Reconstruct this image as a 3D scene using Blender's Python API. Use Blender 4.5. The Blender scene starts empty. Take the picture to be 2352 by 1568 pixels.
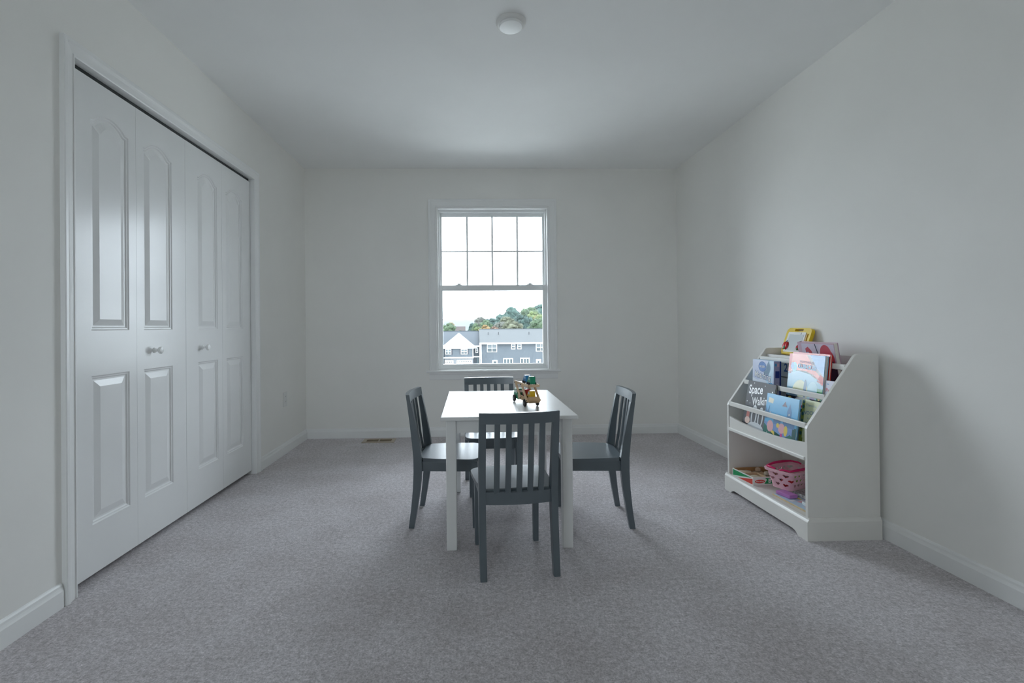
import bpy, bmesh, math, random
from mathutils import Vector, Matrix, noise
from mathutils.geometry import delaunay_2d_cdt

random.seed(7)
scn = bpy.context.scene
COL = scn.collection
R = math.radians

# ---------------------------------------------------------------- camera
XL, XR, D, H = -1.490, 1.913, 4.334, 2.44          # left wall, right wall, window wall, ceiling
YB = -1.90                                        # wall behind the camera
F_PX, CX, CY = 1090.0, 1114.58, 744.04             # focal length and principal point in a 2352 x 1568 frame
YAW, PITCH, ROLL = 0.0309, 0.0044, -0.0093
cam = bpy.data.cameras.new('camera'); camo = bpy.data.objects.new('camera', cam); COL.objects.link(camo)
fwd = Vector((math.sin(YAW)*math.cos(PITCH), math.cos(YAW)*math.cos(PITCH), math.sin(PITCH)))
rgt = Vector((math.cos(YAW), -math.sin(YAW), 0)); upv = rgt.cross(fwd)
r2 = rgt*math.cos(ROLL) + upv*math.sin(ROLL); u2 = -rgt*math.sin(ROLL) + upv*math.cos(ROLL)
m = Matrix((r2, u2, -fwd)).transposed().to_4x4(); m.translation = (0, 0, 1.0)
camo.matrix_world = m
cam.sensor_width = 36; cam.lens = F_PX/2352*36
cam.shift_x = (1176-CX)/2352; cam.shift_y = (CY-784)/2352
cam.clip_start = .02; cam.clip_end = 5000
scn.camera = camo

# ---------------------------------------------------------------- light: a bright overcast sky
SKY = (0.89, 0.98, 1.09); SKY_STRENGTH = 11.9
w = bpy.data.worlds.new('overcast_sky'); scn.world = w; w.use_nodes = True
bg = w.node_tree.nodes['Background']; bg.inputs[0].default_value = (*SKY, 1); bg.inputs[1].default_value = SKY_STRENGTH
pl = bpy.data.lights.new('window_portal', 'AREA'); pl.shape = 'RECTANGLE'; pl.size = 1.02; pl.size_y = 1.48
pl.cycles.is_portal = True
plo = bpy.data.objects.new('window_portal', pl); COL.objects.link(plo)
plo.location = (.209, D+.16, 1.345); plo.rotation_euler = (-R(90), 0, 0)
pl2 = bpy.data.lights.new('fill_window_portal', 'AREA'); pl2.shape = 'RECTANGLE'; pl2.size = .72; pl2.size_y = 1.04; pl2.cycles.is_portal = True  # portal for the added fill window
plo2 = bpy.data.objects.new('fill_window_portal', pl2); COL.objects.link(plo2)
plo2.location = (-1.06, YB-.16, 1.54); plo2.rotation_euler = (R(90), 0, 0)
vs = scn.view_settings
vs.view_transform = 'Standard'; vs.look = 'None'; vs.gamma = 1; vs.use_curve_mapping = False
vs.exposure = 0.0
cy = scn.cycles
cy.max_bounces = 14; cy.diffuse_bounces = 10; cy.glossy_bounces = 4; cy.transparent_max_bounces = 12
cy.volume_bounces = 0; cy.use_denoising = True

# ---------------------------------------------------------------- materials
MATS = {}
def mat(name, col, rough=.5, var=.04, scale=8., bump=0., bscale=60., metal=0., spec=.5, col2=None, coat=0.):
    if name in MATS: return MATS[name]
    M = bpy.data.materials.new(name); M.use_nodes = True; MATS[name] = M
    n = M.node_tree.nodes; l = M.node_tree.links; b = n['Principled BSDF']
    b.inputs['Roughness'].default_value = rough; b.inputs['Metallic'].default_value = metal
    b.inputs['Specular IOR Level'].default_value = spec; b.inputs['Coat Weight'].default_value = coat
    tc = n.new('ShaderNodeTexCoord')
    nz = n.new('ShaderNodeTexNoise'); nz.inputs['Scale'].default_value = scale; nz.inputs['Detail'].default_value = 4
    l.new(tc.outputs['Object'], nz.inputs['Vector'])
    rp = n.new('ShaderNodeValToRGB'); l.new(nz.outputs['Fac'], rp.inputs[0])
    rp.color_ramp.elements[0].position = .3; rp.color_ramp.elements[1].position = .7
    c2 = col2 or tuple(min(1, c*(1+var)) for c in col); c1 = col if col2 else tuple(c*(1-var) for c in col)
    rp.color_ramp.elements[0].color = (*c1, 1); rp.color_ramp.elements[1].color = (*c2, 1)
    l.new(rp.outputs[0], b.inputs['Base Color'])
    if bump:
        n2 = n.new('ShaderNodeTexNoise'); n2.inputs['Scale'].default_value = bscale; n2.inputs['Detail'].default_value = 6
        l.new(tc.outputs['Object'], n2.inputs['Vector'])
        bp = n.new('ShaderNodeBump'); bp.inputs['Strength'].default_value = bump; bp.inputs['Distance'].default_value = .002
        l.new(n2.outputs['Fac'], bp.inputs['Height']); l.new(bp.outputs[0], b.inputs['Normal'])
    return M

def carpet_mat():
    M = bpy.data.materials.new('carpet_pile'); M.use_nodes = True
    n = M.node_tree.nodes; l = M.node_tree.links; b = n['Principled BSDF']
    b.inputs['Roughness'].default_value = .95; b.inputs['Specular IOR Level'].default_value = .1
    b.inputs['Sheen Weight'].default_value = .15
    tc = n.new('ShaderNodeTexCoord')
    def nz(sc, det, rough=.6):
        x = n.new('ShaderNodeTexNoise'); x.inputs['Scale'].default_value = sc; x.inputs['Detail'].default_value = det
        x.inputs['Roughness'].default_value = rough; l.new(tc.outputs['Object'], x.inputs['Vector']); return x
    fine = nz(150, 5, .8); mid = nz(55, 4, .75); big = nz(2.6, 5, .62)
    def ramp(src, p0, p1, c0, c1):
        r = n.new('ShaderNodeValToRGB'); r.color_ramp.elements[0].position = p0; r.color_ramp.elements[1].position = p1
        r.color_ramp.elements[0].color = (*c0, 1); r.color_ramp.elements[1].color = (*c1, 1); l.new(src, r.inputs[0]); return r
    r1 = ramp(fine.outputs['Fac'], .30, .70, (.36, .335, .345), (.90, .86, .88))
    r2_ = ramp(mid.outputs['Fac'], .30, .70, (.70, .69, .69), (1.26, 1.26, 1.26))
    r3 = ramp(big.outputs['Fac'], .38, .60, (.90, .885, .88), (1.03, 1.03, 1.035))
    def mul(a, c):
        x = n.new('ShaderNodeMix'); x.data_type = 'RGBA'; x.blend_type = 'MULTIPLY'; x.inputs[0].default_value = 1
        l.new(a, x.inputs[6]); l.new(c, x.inputs[7]); return x.outputs[2]
    l.new(mul(mul(r1.outputs[0], r2_.outputs[0]), r3.outputs[0]), b.inputs['Base Color'])
    ad = n.new('ShaderNodeMath'); ad.operation = 'ADD'; l.new(fine.outputs['Fac'], ad.inputs[0]); l.new(mid.outputs['Fac'], ad.inputs[1])
    bp = n.new('ShaderNodeBump'); bp.inputs['Strength'].default_value = .55; bp.inputs['Distance'].default_value = .008
    l.new(ad.outputs[0], bp.inputs['Height']); l.new(bp.outputs[0], b.inputs['Normal'])
    return M

def glass_mat():
    M = bpy.data.materials.new('window_glass'); M.use_nodes = True
    n = M.node_tree.nodes; l = M.node_tree.links; n.clear()
    o = n.new('ShaderNodeOutputMaterial'); mx = n.new('ShaderNodeMixShader'); t = n.new('ShaderNodeBsdfTransparent')
    g = n.new('ShaderNodeBsdfGlossy'); g.inputs['Roughness'].default_value = .0
    fr = n.new('ShaderNodeFresnel'); fr.inputs[0].default_value = 1.25
    t.inputs[0].default_value = (.96, .975, .97, 1)
    l.new(fr.outputs[0], mx.inputs[0]); l.new(t.outputs[0], mx.inputs[1]); l.new(g.outputs[0], mx.inputs[2]); l.new(mx.outputs[0], o.inputs[0])
    return M

WALL = mat('wall_paint', (.87, .862, .830), .75, .012, 3, .06, 220)
CEIL = mat('ceiling_paint', (.88, .885, .875), .9, .012, 3, .08, 180)
TRIM = mat('white_trim_enamel', (.86, .865, .855), .33, .01, 5)
DOORM = mat('white_door_enamel', (.84, .845, .84), .23, .01, 5, .05, 45, spec=.36)
VINYL = mat('white_vinyl', (.86, .875, .87), .35, .01, 5)
CARPET = carpet_mat()
GLASS = glass_mat()
DARK = mat('dark_track_metal', (.02, .025, .025), .5)
GREY = mat('slate_grey_paint', (.096, .122, .140), .33, .04, 12, .02, 90, spec=.9)
WHITE = mat('white_lacquer', (.78, .78, .765), .30, .01, 6, spec=.35)
SHELFW = mat('cream_white_lacquer', (.78, .765, .725), .34, .012, 6)
METAL = mat('brass_register', (.42, .31, .19), .45, .08, 20)
HOLE = mat('hollow_shade_and_stem', (.015, .013, .012), .9)  # near-black colour standing for shade in openings; also used on apple stems
PLATE = mat('white_plastic', (.78, .78, .76), .4, .01)
LENS = mat('frosted_lens', (.86, .87, .86), .4, .01)

# ---------------------------------------------------------------- helpers
def props(o, label=None, cat=None, group=None, kind=None):
    if label: o['label'] = label
    if cat: o['category'] = cat
    if group: o['group'] = group
    if kind: o['kind'] = kind
    return o
def empty(name, loc=(0, 0, 0), rz=0., rot=None):
    o = bpy.data.objects.new(name, None); COL.objects.link(o)
    o.location = loc; o.rotation_euler = rot or (0, 0, rz); o.empty_display_size = .05
    return o
def link(name, me, parent=None):
    o = bpy.data.objects.new(name, me); COL.objects.link(o)
    if parent: o.parent = parent
    return o
def obj(name, bm, mt, parent=None, smooth=False, off=None):
    """finish a bmesh as one object; off = world origin the geometry is measured from"""
    if off is not None: bmesh.ops.translate(bm, verts=bm.verts, vec=-Vector(off))
    bmesh.ops.recalc_face_normals(bm, faces=bm.faces)
    me = bpy.data.meshes.new(name); bm.to_mesh(me); bm.free()
    for x in (mt if isinstance(mt, (list, tuple)) else [mt]): me.materials.append(x)
    if smooth:
        for p in me.polygons: p.use_smooth = True
        try: me.set_sharp_from_angle(angle=R(38))
        except Exception: pass
    return link(name, me, parent)
def struct(name, bm, mt, parent=None, smooth=False):
    return props(obj(name, bm, mt, parent, smooth), kind='structure')
def box(bm, x0, x1, y0, y1, z0, z1, bev=0., seg=1):
    vs_ = [bm.verts.new(p) for p in ((x0,y0,z0),(x1,y0,z0),(x1,y1,z0),(x0,y1,z0),(x0,y0,z1),(x1,y0,z1),(x1,y1,z1),(x0,y1,z1))]
    fs = [bm.faces.new([vs_[i] for i in q]) for q in ((0,3,2,1),(4,5,6,7),(0,1,5,4),(1,2,6,5),(2,3,7,6),(3,0,4,7))]
    if bev:
        es = list({e for f in fs for e in f.edges})
        bmesh.ops.bevel(bm, geom=es, offset=bev, segments=seg, affect='EDGES', profile=.5)
    return bm
def B(*a, **k): return box(bmesh.new(), *a, **k)
def prism(bm, pts, axis, a0, a1, bev=0., seg=1):
    """extrude the 2-D polygon pts along axis between a0 and a1; pts are the two other coordinates in x,y,z order"""
    def p3(p, a):
        return {'x': (a, p[0], p[1]), 'y': (p[0], a, p[1]), 'z': (p[0], p[1], a)}[axis]
    A = [bm.verts.new(p3(p, a0)) for p in pts]; C = [bm.verts.new(p3(p, a1)) for p in pts]; n = len(pts)
    fs = [bm.faces.new(A), bm.faces.new(C[::-1])] + [bm.faces.new((A[i], A[(i+1) % n], C[(i+1) % n], C[i])) for i in range(n)]
    if bev:
        es = list({e for f in fs[:2] for e in f.edges})
        bmesh.ops.bevel(bm, geom=es, offset=bev, segments=seg, affect='EDGES', profile=.5)
    return bm
def PR(*a, **k): return prism(bmesh.new(), *a, **k)
def lathe(bm, prof, c=(0, 0, 0), axis='z', n=24):
    rings = []
    for r, h in prof:
        ring = []
        for i in range(n):
            a = 2*math.pi*i/n; p, q = r*math.cos(a), r*math.sin(a)
            v = {'z': (p, q, h), 'x': (h, p, q), 'y': (p, h, q)}[axis]
            ring.append(bm.verts.new(Vector(v)+Vector(c)))
        rings.append(ring)
    for A, C in zip(rings, rings[1:]):
        for i in range(n): bm.faces.new((A[i], A[(i+1) % n], C[(i+1) % n], C[i]))
    bm.faces.new(rings[0][::-1]); bm.faces.new(rings[-1])
    return bm
def tube(bm, pts, r, n=10, closed=False):
    pts = [Vector(p) for p in pts]; rings = []
    for i, p in enumerate(pts):
        a = pts[i-1] if (i or closed) else p; b = pts[(i+1) % len(pts)] if (i < len(pts)-1 or closed) else p
        t = (b-a).normalized(); s = t.cross(Vector((0, 0, 1)))
        if s.length < 1e-3: s = t.cross(Vector((1, 0, 0)))
        s.normalize(); q = s.cross(t)
        rr = r[i] if isinstance(r, (list, tuple)) else r
        rings.append([bm.verts.new(p + s*rr*math.cos(2*math.pi*k/n) + q*rr*math.sin(2*math.pi*k/n)) for k in range(n)])
    m_ = len(rings)
    for i in range(m_ if closed else m_-1):
        A, C = rings[i], rings[(i+1) % m_]
        for k in range(n): bm.faces.new((A[k], A[(k+1) % n], C[(k+1) % n], C[k]))
    if not closed: bm.faces.new(rings[0][::-1]); bm.faces.new(rings[-1])
    return bm
def sweep(bm, prof, path, to3):
    """mitred sweep: prof = (across, proud) pairs; path = 2-D points in the wall plane; 'across' goes to the right of the path"""
    path = [Vector(p) for p in path]; rings = []
    for i, p in enumerate(path):
        d0 = (p-path[i-1]).normalized() if i else None; d1 = (path[i+1]-p).normalized() if i < len(path)-1 else None
        n0 = Vector((d0.y, -d0.x)) if d0 else None; n1 = Vector((d1.y, -d1.x)) if d1 else None
        if n0 and n1: nn = (n0+n1); nn = nn/(nn.dot(n0))
        else: nn = n0 or n1
        rings.append([bm.verts.new(to3(p + nn*a, t)) for a, t in prof])
    k = len(prof)
    for A, C in zip(rings, rings[1:]):
        for j in range(k): bm.faces.new((A[j], A[(j+1) % k], C[(j+1) % k], C[j]))
    bm.faces.new(rings[0][::-1]); bm.faces.new(rings[-1])
    return bm
def text_mesh(s, size, bold=0.0, space=1.0):
    cu = bpy.data.curves.new('t', 'FONT'); cu.body = s; cu.size = size; cu.align_x = 'CENTER'; cu.align_y = 'CENTER'
    cu.offset = bold; cu.space_character = space; cu.resolution_u = 3
    o = bpy.data.objects.new('t', cu); COL.objects.link(o); bpy.context.view_layer.update()
    me = bpy.data.meshes.new_from_object(o.evaluated_get(bpy.context.evaluated_depsgraph_get()))
    bpy.data.objects.remove(o); bpy.data.curves.remove(cu)
    return me
def copy_tree(o, parent=None):
    c = o.copy(); COL.objects.link(c); c.parent = parent
    for ch in list(o.children): copy_tree(ch, c)
    return c

# ================================================================= the room
T = .14
WX0, WX1, WZ0, WZ1 = -.304, .722, .603, 2.087        # window opening
CY0, CY1, CZ1 = 1.826, 3.320, 2.031                  # closet opening
struct('floor', B(XL-.75, XR+T, YB-T, D+T, -.12, 0), CARPET)
struct('ceiling', B(XL-T, XR+T, YB-T, D+T, H, H+.12), CEIL)
struct('wall_right', B(XR, XR+T, YB-T, D+T, 0, H), WALL)
RX0, RX1, RZ0, RZ1 = -1.42, -.70, 1.02, 2.06           # invented window behind the camera, added for fill light
bm = bmesh.new()
for a in ((XL-T, RX0, 0, H), (RX1, XR+T, 0, H), (RX0, RX1, 0, RZ0), (RX0, RX1, RZ1, H)): box(bm, a[0], a[1], YB-T, YB, a[2], a[3])
struct('wall_behind', bm, WALL)
bm = bmesh.new()
for a in ((XL-T, WX0, 0, H), (WX1, XR+T, 0, H), (WX0, WX1, 0, WZ0-.02), (WX0, WX1, WZ1, H)): box(bm, a[0], a[1], D, D+T, a[2], a[3])
struct('wall_back', bm, WALL)
bm = bmesh.new()
for a in ((YB-T, CY0, 0, H), (CY1, D+T, 0, H), (CY0, CY1, CZ1, H)): box(bm, XL-.115, XL, a[0], a[1], a[2], a[3])
struct('wall_left', bm, WALL)
bm = bmesh.new()
box(bm, XL-.75, XL-.70, CY0-.1, CY1+.1, 0, H); box(bm, XL-.70, XL-.115, CY0-.1, CY0-.05, 0, H); box(bm, XL-.70, XL-.115, CY1+.05, CY1+.1, 0, H)
box(bm, XL-.75, XL-.115, CY0-.1, CY1+.1, H, H+.05)
struct('wall_closet', bm, mat('closet_paint', (.3, .3, .29), .8))

# baseboards
BASEP = [(0, 0), (.013, 0), (.013, .060), (.0105, .066), (.0085, .072), (.0075, .080), (.004, .086), (0, .088)]
struct('baseboard_left', PR([(XL+a, z) for a, z in BASEP], 'y', YB, CY0-.062), TRIM)
struct('baseboard_left', PR([(XL+a, z) for a, z in BASEP], 'y', CY1+.062, D), TRIM)
struct('baseboard_right', PR([(XR-a, z) for a, z in BASEP], 'y', YB, D), TRIM)
struct('baseboard_back', PR([(D-a, z) for a, z in BASEP], 'x', XL, XR), TRIM)
struct('baseboard_behind', PR([(YB+a, z) for a, z in BASEP], 'x', XL, XR), TRIM)

# closet casing, jamb, track
CASE = [(0, 0), (0, .009), (.004, .0115), (.008, .0115), (.010, .009), (.014, .009), (.030, .012), (.038, .0145), (.042, .018), (.054, .019), (.058, .017), (.058, 0)]
struct('trim_1', sweep(bmesh.new(), CASE, [(CY1-.004, 0), (CY1-.004, CZ1-.004), (CY0+.004, CZ1-.004), (CY0+.004, 0)], lambda p, t: (XL+t, p.x, p.y)), TRIM)
bm = bmesh.new(); J = .004
box(bm, XL-.115, XL, CY0, CY0+J, 0, CZ1); box(bm, XL-.115, XL, CY1-J, CY1, 0, CZ1); box(bm, XL-.115, XL, CY0, CY1, CZ1-J, CZ1)
struct('trim_2', bm, TRIM)
tr = props(obj('door_track', B(XL-.062, XL-.030, CY0+.01, CY1-.01, CZ1-.018, CZ1-J), DARK), 'dark metal slide track under the head of the closet opening', 'door track')
for yy in (2.52, 3.245, 3.268):
    obj('hanger_pin', lathe(bmesh.new(), [(.004, -.022), (.007, -.018), (.007, 0)], (XL-.044, yy, CZ1-.014), n=10), mat('zinc', (.5, .5, .5), .4, metal=.6), tr)

# closet bifold leaves
DX = XL-.022; LW = .3693
def leaf(y0, pl_, pr_):
    """one bifold leaf: front face towards +x with two raised panels; pl_/pr_ are the stile widths"""
    bm = bmesh.new(); zb, zt = .026, 2.007; Wd = LW; cache = {}
    def v(x, y, z):
        k = (round(x, 5), round(y, 5), round(z, 5))
        if k not in cache: cache[k] = bm.verts.new((DX+x, y0+y, z))
        return cache[k]
    def q(*p):
        vs_ = []
        for a in p:
            b_ = v(*a)
            if b_ not in vs_: vs_.append(b_)
        if len(vs_) > 2:
            try: bm.faces.new(vs_)
            except ValueError: pass
    N = 12
    def loop(z0, z1, rise, ins):
        a, b_ = pl_+ins, Wd-pr_-ins; c, w_ = (a+b_)/2, (b_-a)/2
        pts = [(a, z0+ins), (b_, z0+ins)]
        for i in range(N+1):
            u = 1-2*i/N
            ar = max(0., 1-(abs(u)/.86)**2.2) if rise else 0
            pts.append((c+w_*u, z1-ins+rise*ar))
        return pts
    panels = [(.222, .815, 0), (.997, 1.846, .040)]
    STEPS = [(0, 0), (.005, -.0045), (.009, -.0048), (.014, -.009), (.020, -.009), (.046, -.0015)]
    for z0, z1, rise in panels:
        L = [[(d, *p) for p in loop(z0, z1, rise, i)] for i, d in STEPS]
        n = len(L[0])
        for A, C in zip(L, L[1:]):
            for i in range(n): q(A[i], A[(i+1) % n], C[(i+1) % n], C[i])
        last = L[-1]; bl, br, top = last[0], last[1], last[2:]
        q(bl, br, *top)
    a, b_ = pl_, Wd-pr_
    zs = [zb, .222, .815, .997, 1.846, zt]
    for z0, z1 in zip(zs, zs[1:]):
        q((0, 0, z0), (0, a, z0), (0, a, z1), (0, 0, z1)); q((0, b_, z0), (0, Wd, z0), (0, Wd, z1), (0, b_, z1))
    q((0, a, zb), (0, b_, zb), (0, b_, .222), (0, a, .222))
    arch0 = [p for p in loop(.222, .815, 0, 0)[2:]]; 
    q((0, a, .997), *[(0, *p) for p in arch0[::-1]], (0, b_, .997))
    ar = loop(.997, 1.846, .040, 0)[2:]
    for p, p2 in zip(ar, ar[1:]): q((0, p[0], p[1]), (0, p[0], zt), (0, p2[0], zt), (0, p2[0], p2[1]))
    th = -.032; o_ = [(0, zb), (Wd, zb), (Wd, zt), (0, zt)]
    q(*[(th, *p) for p in o_[::-1]])
    for (p, p2) in zip(o_, o_[1:]+o_[:1]): q((0, *p), (th, *p), (th, *p2), (0, *p2))
    return bm
knob_prof = [(.013, 0), (.013, .003), (.007, .006), (.0065, .016), (.011, .021), (.0165, .026), (.0175, .031), (.014, .036), (.006, .038)]
ys = [1.8285, 2.1990, 2.5705, 2.9410]
stiles = [(.112, .046), (.046, .112), (.112, .052), (.048, .112)]
for i, y0 in enumerate(ys):
    d = obj('door_%d' % (i+1), leaf(y0, *stiles[i]), DOORM); d['kind'] = 'structure'
    if i == 1: obj('knob', lathe(bmesh.new(), knob_prof, (DX, 2.318, .900), 'x'), TRIM, d, True)
    if i == 2: obj('knob', lathe(bmesh.new(), knob_prof, (DX, 2.727, .896), 'x'), TRIM, d, True)

# ---------------------------------------------------------------- window
win = empty('window_1', (.209, D, WZ0)); win['kind'] = 'structure'; WO = (.209, D, WZ0)
def wp(name, bm, mt=VINYL): return obj(name, bm, mt, win, off=WO)
bm = bmesh.new(); FY0, FY1 = D+.055, D+.135                            # vinyl frame
for a in ((WX0, WX0+.026, WZ0-.005, WZ1), (WX1-.026, WX1, WZ0-.005, WZ1), (WX0+.026, WX1-.026, WZ1-.034, WZ1), (WX0+.026, WX1-.026, WZ0-.005, WZ0+.022)): box(bm, a[0], a[1], FY0, FY1, a[2], a[3])
fr = wp('frame', bm)
bm = bmesh.new()                                                        # jamb liners, plain boards round the opening
for a in ((WX0-.001, WX0+.012, WZ0+.0003, WZ1+.001), (WX1-.012, WX1+.001, WZ0+.0003, WZ1+.001), (WX0+.012, WX1-.012, WZ1-.012, WZ1+.001)): box(bm, a[0], a[1], D-.002, FY0-.0003, a[2], a[3])
wp('jamb', bm, TRIM)
ZM = 1.362
def sash(name, x0, x1, z0, z1, y0, y1, sl, sr, st, sb):
    bm = bmesh.new()
    box(bm, x0, x0+sl, y0, y1, z0, z1, .003); box(bm, x1-sr, x1, y0, y1, z0, z1, .003)
    box(bm, x0+sl, x1-sr, y0, y1, z1-st, z1, .003); box(bm, x0+sl, x1-sr, y0, y1, z0, z0+sb, .003)
    return wp(name, bm)
us = sash('upper_sash', WX0+.022, WX1-.022, ZM-.012, WZ1-.030, D+.0975, D+.128, .022, .022, .036, .03)
ls = sash('lower_sash', WX0+.012, WX1-.012, WZ0+.014, ZM+.020, D+.066, D+.096, .036, .036, .052, .034)
gx0, gx1, gz0, gz1 = WX0+.044, WX1-.044, ZM+.018, WZ1-.066
bx = [gx0+(gx1-gx0)*i/4 for i in range(5)]; bz = [gz0, (gz0+gz1)/2-.002, gz1]
for i in range(1, 4): obj('muntin', B(bx[i]-.0085, bx[i]+.0085, D+.0945, D+.1005, gz0-.003, gz1+.003), VINYL, us, off=WO)
obj('muntin', B(gx0-.003, gx1+.003, D+.0950, D+.1000, bz[1]-.0065, bz[1]+.0065), VINYL, us, off=WO)
for i in range(4):
    for j in range(2): obj('pane', B(bx[i]+.0002, bx[i+1]-.0002, D+.104, D+.107, bz[j], bz[j+1]), GLASS, us, off=WO)
obj('pane', B(WX0+.047, WX1-.047, D+.078, D+.081, WZ0+.046, ZM-.030), GLASS, ls, off=WO)
for xx in (-.105, .555):
    bm = bmesh.new(); box(bm, xx-.030, xx+.030, D+.060, D+.092, ZM+.018, ZM+.024, .002); box(bm, xx-.014, xx+.018, D+.062, D+.082, ZM+.024, ZM+.036, .004, 2)
    obj('sash_lock', bm, VINYL, ls, off=WO)
CW = [(0, 0), (0, .008), (.004, .011), (.009, .0105), (.012, .009), (.034, .011), (.050, .013), (.055, .016), (.067, .017), (.071, .015), (.071, 0)]
struct('trim_3', sweep(bmesh.new(), CW, [(WX1+.002, WZ0), (WX1+.002, WZ1+.002), (WX0-.002, WZ1+.002), (WX0-.002, WZ0)], lambda p, t: (p.x, D-t, p.y)), TRIM)
bm = bmesh.new()
prism(bm, [(D+.0001, WZ0-.022), (D+.054, WZ0-.022), (D+.054, WZ0), (D+.0001, WZ0)], 'x', WX0, WX1)
prism(bm, [(D, WZ0-.022), (D-.036, WZ0-.022), (D-.042, WZ0-.017), (D-.044, WZ0-.011), (D-.042, WZ0-.005), (D-.036, WZ0), (D, WZ0)], 'x', WX0-.096, WX1+.096)
struct('trim_4', bm, TRIM)                                              # stool
struct('trim_5', PR([(D, WZ0-.022), (D-.016, WZ0-.022), (D-.016, WZ0-.034), (D-.011, WZ0-.042), (D-.011, WZ0-.080), (D-.008, WZ0-.088), (D, WZ0-.088)], 'x', WX0-.073, WX1+.073), TRIM)

# unseen window added to fill the room with light: plain two-light unit
w2 = empty('added_fill_window', (-1.06, YB, RZ0)); w2['kind'] = 'structure'; WO2 = (-1.06, YB, RZ0)
bm = bmesh.new()
for a in ((RX0, RX0+.04, RZ0, RZ1), (RX1-.04, RX1, RZ0, RZ1), (RX0, RX1, RZ1-.04, RZ1), (RX0, RX1, RZ0, RZ0+.04), (RX0, RX1, 1.52, 1.57)): box(bm, a[0], a[1], YB-.12, YB-.06, a[2], a[3])
obj('frame', bm, VINYL, w2, off=WO2)
for a in ((RZ0+.04, 1.52), (1.57, RZ1-.04)): obj('pane', B(RX0+.04, RX1-.04, YB-.095, YB-.09, *a), GLASS, w2, off=WO2)
struct('trim_6', sweep(bmesh.new(), CW, [(RX1, RZ0), (RX1, RZ1), (RX0, RZ1), (RX0, RZ0)], lambda p, t: (p.x, YB+t, p.y)), TRIM)

# ---------------------------------------------------------------- fittings
o = empty('electrical_outlet', (XL, 3.845, .43)); props(o, 'small white outlet plate on the wall past the closet', 'outlet')
obj('plate', B(0, .0055, -.035, .035, -.058, .058, .002), PLATE, o)
for s in (-1, 1):
    rc = obj('receptacle', PR([(-.016, -.010), (-.010, -.0145), (.010, -.0145), (.016, -.010), (.016, .010), (.010, .0145), (-.010, .0145), (-.016, .010)], 'x', .0054, .0070), PLATE, o); rc.location = (0, 0, s*.0205)
    for k in (-.006, .006): sl = obj('slot', B(.0066, .00715, k-.001, k+.001, -.001, .007), HOLE, rc)
o = empty('floor_register', (-.813, 4.203, 0)); props(o, 'tan metal floor vent register set in the carpet by the wall', 'floor vent')
bm = bmesh.new(); TAN = mat('tan_enamel', (.44, .37, .29), .45)
for a in ((-.140, .140, -.070, -.042), (-.140, .140, .042, .070), (-.140, -.108, -.042, .042), (.108, .140, -.042, .042), (-.006, .006, -.042, .042)): box(bm, a[0], a[1], a[2], a[3], .000, .006, .0015)
obj('frame', bm, TAN, o); obj('duct_shade', B(-.110, .110, -.044, .044, .0005, .0012), HOLE, o)  # flat dark sheet painted in place of the shade down the vent
for s in (-1, 1):
    for k in range(8):
        sl = obj('slat', B(-.0016, .0016, -.043, .043, .0012, .0040), METAL, o); sl.location = (s*(.0135+k*.0126), 0, 0); sl.rotation_euler = (0, 0, R(-9))
o = empty('ceiling_light', (.204, 2.239, H)); props(o, 'round white flush ceiling light with frosted lens', 'ceiling light')
obj('trim_ring', lathe(bmesh.new(), [(.071, 0), (.072, -.004), (.068, -.012), (.060, -.016), (.055, -.016)], n=48), PLATE, o, True)
obj('lens', lathe(bmesh.new(), [(.056, -.010), (.056, -.022), (.053, -.026), (.030, -.029), (.001, -.030)], n=48), LENS, o, True)

# ================================================================= table
TX0, TX1, TY0, TY1, TZ = -.137, .475, 2.097, 2.940, .600
tb = empty('play_table', ((TX0+TX1)/2, (TY0+TY1)/2, 0)); props(tb, 'white rectangular wooden play table with square legs', 'table')
TO = tb.location.copy()
obj('tabletop', B(TX0, TX1, TY0, TY1, TZ-.017, TZ, .003, 2), WHITE, tb, off=TO)
LE = .046
for lx in (TX0+.022, TX1-.022-LE):
    for ly in (TY0+.026, TY1-.026-LE):
        obj('leg', B(lx, lx+LE, ly, ly+LE, 0, TZ-.017, .0025), WHITE, tb, off=TO)
for a in ((TX0+.068, TX1-.068, TY0+.036, TY0+.052), (TX0+.068, TX1-.068, TY1-.052, TY1-.036), (TX0+.032, TX0+.048, TY0+.072, TY1-.072), (TX1-.048, TX1-.032, TY0+.072, TY1-.072)):
    obj('apron', B(*a, TZ-.077, TZ-.017), WHITE, tb, off=TO)

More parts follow.
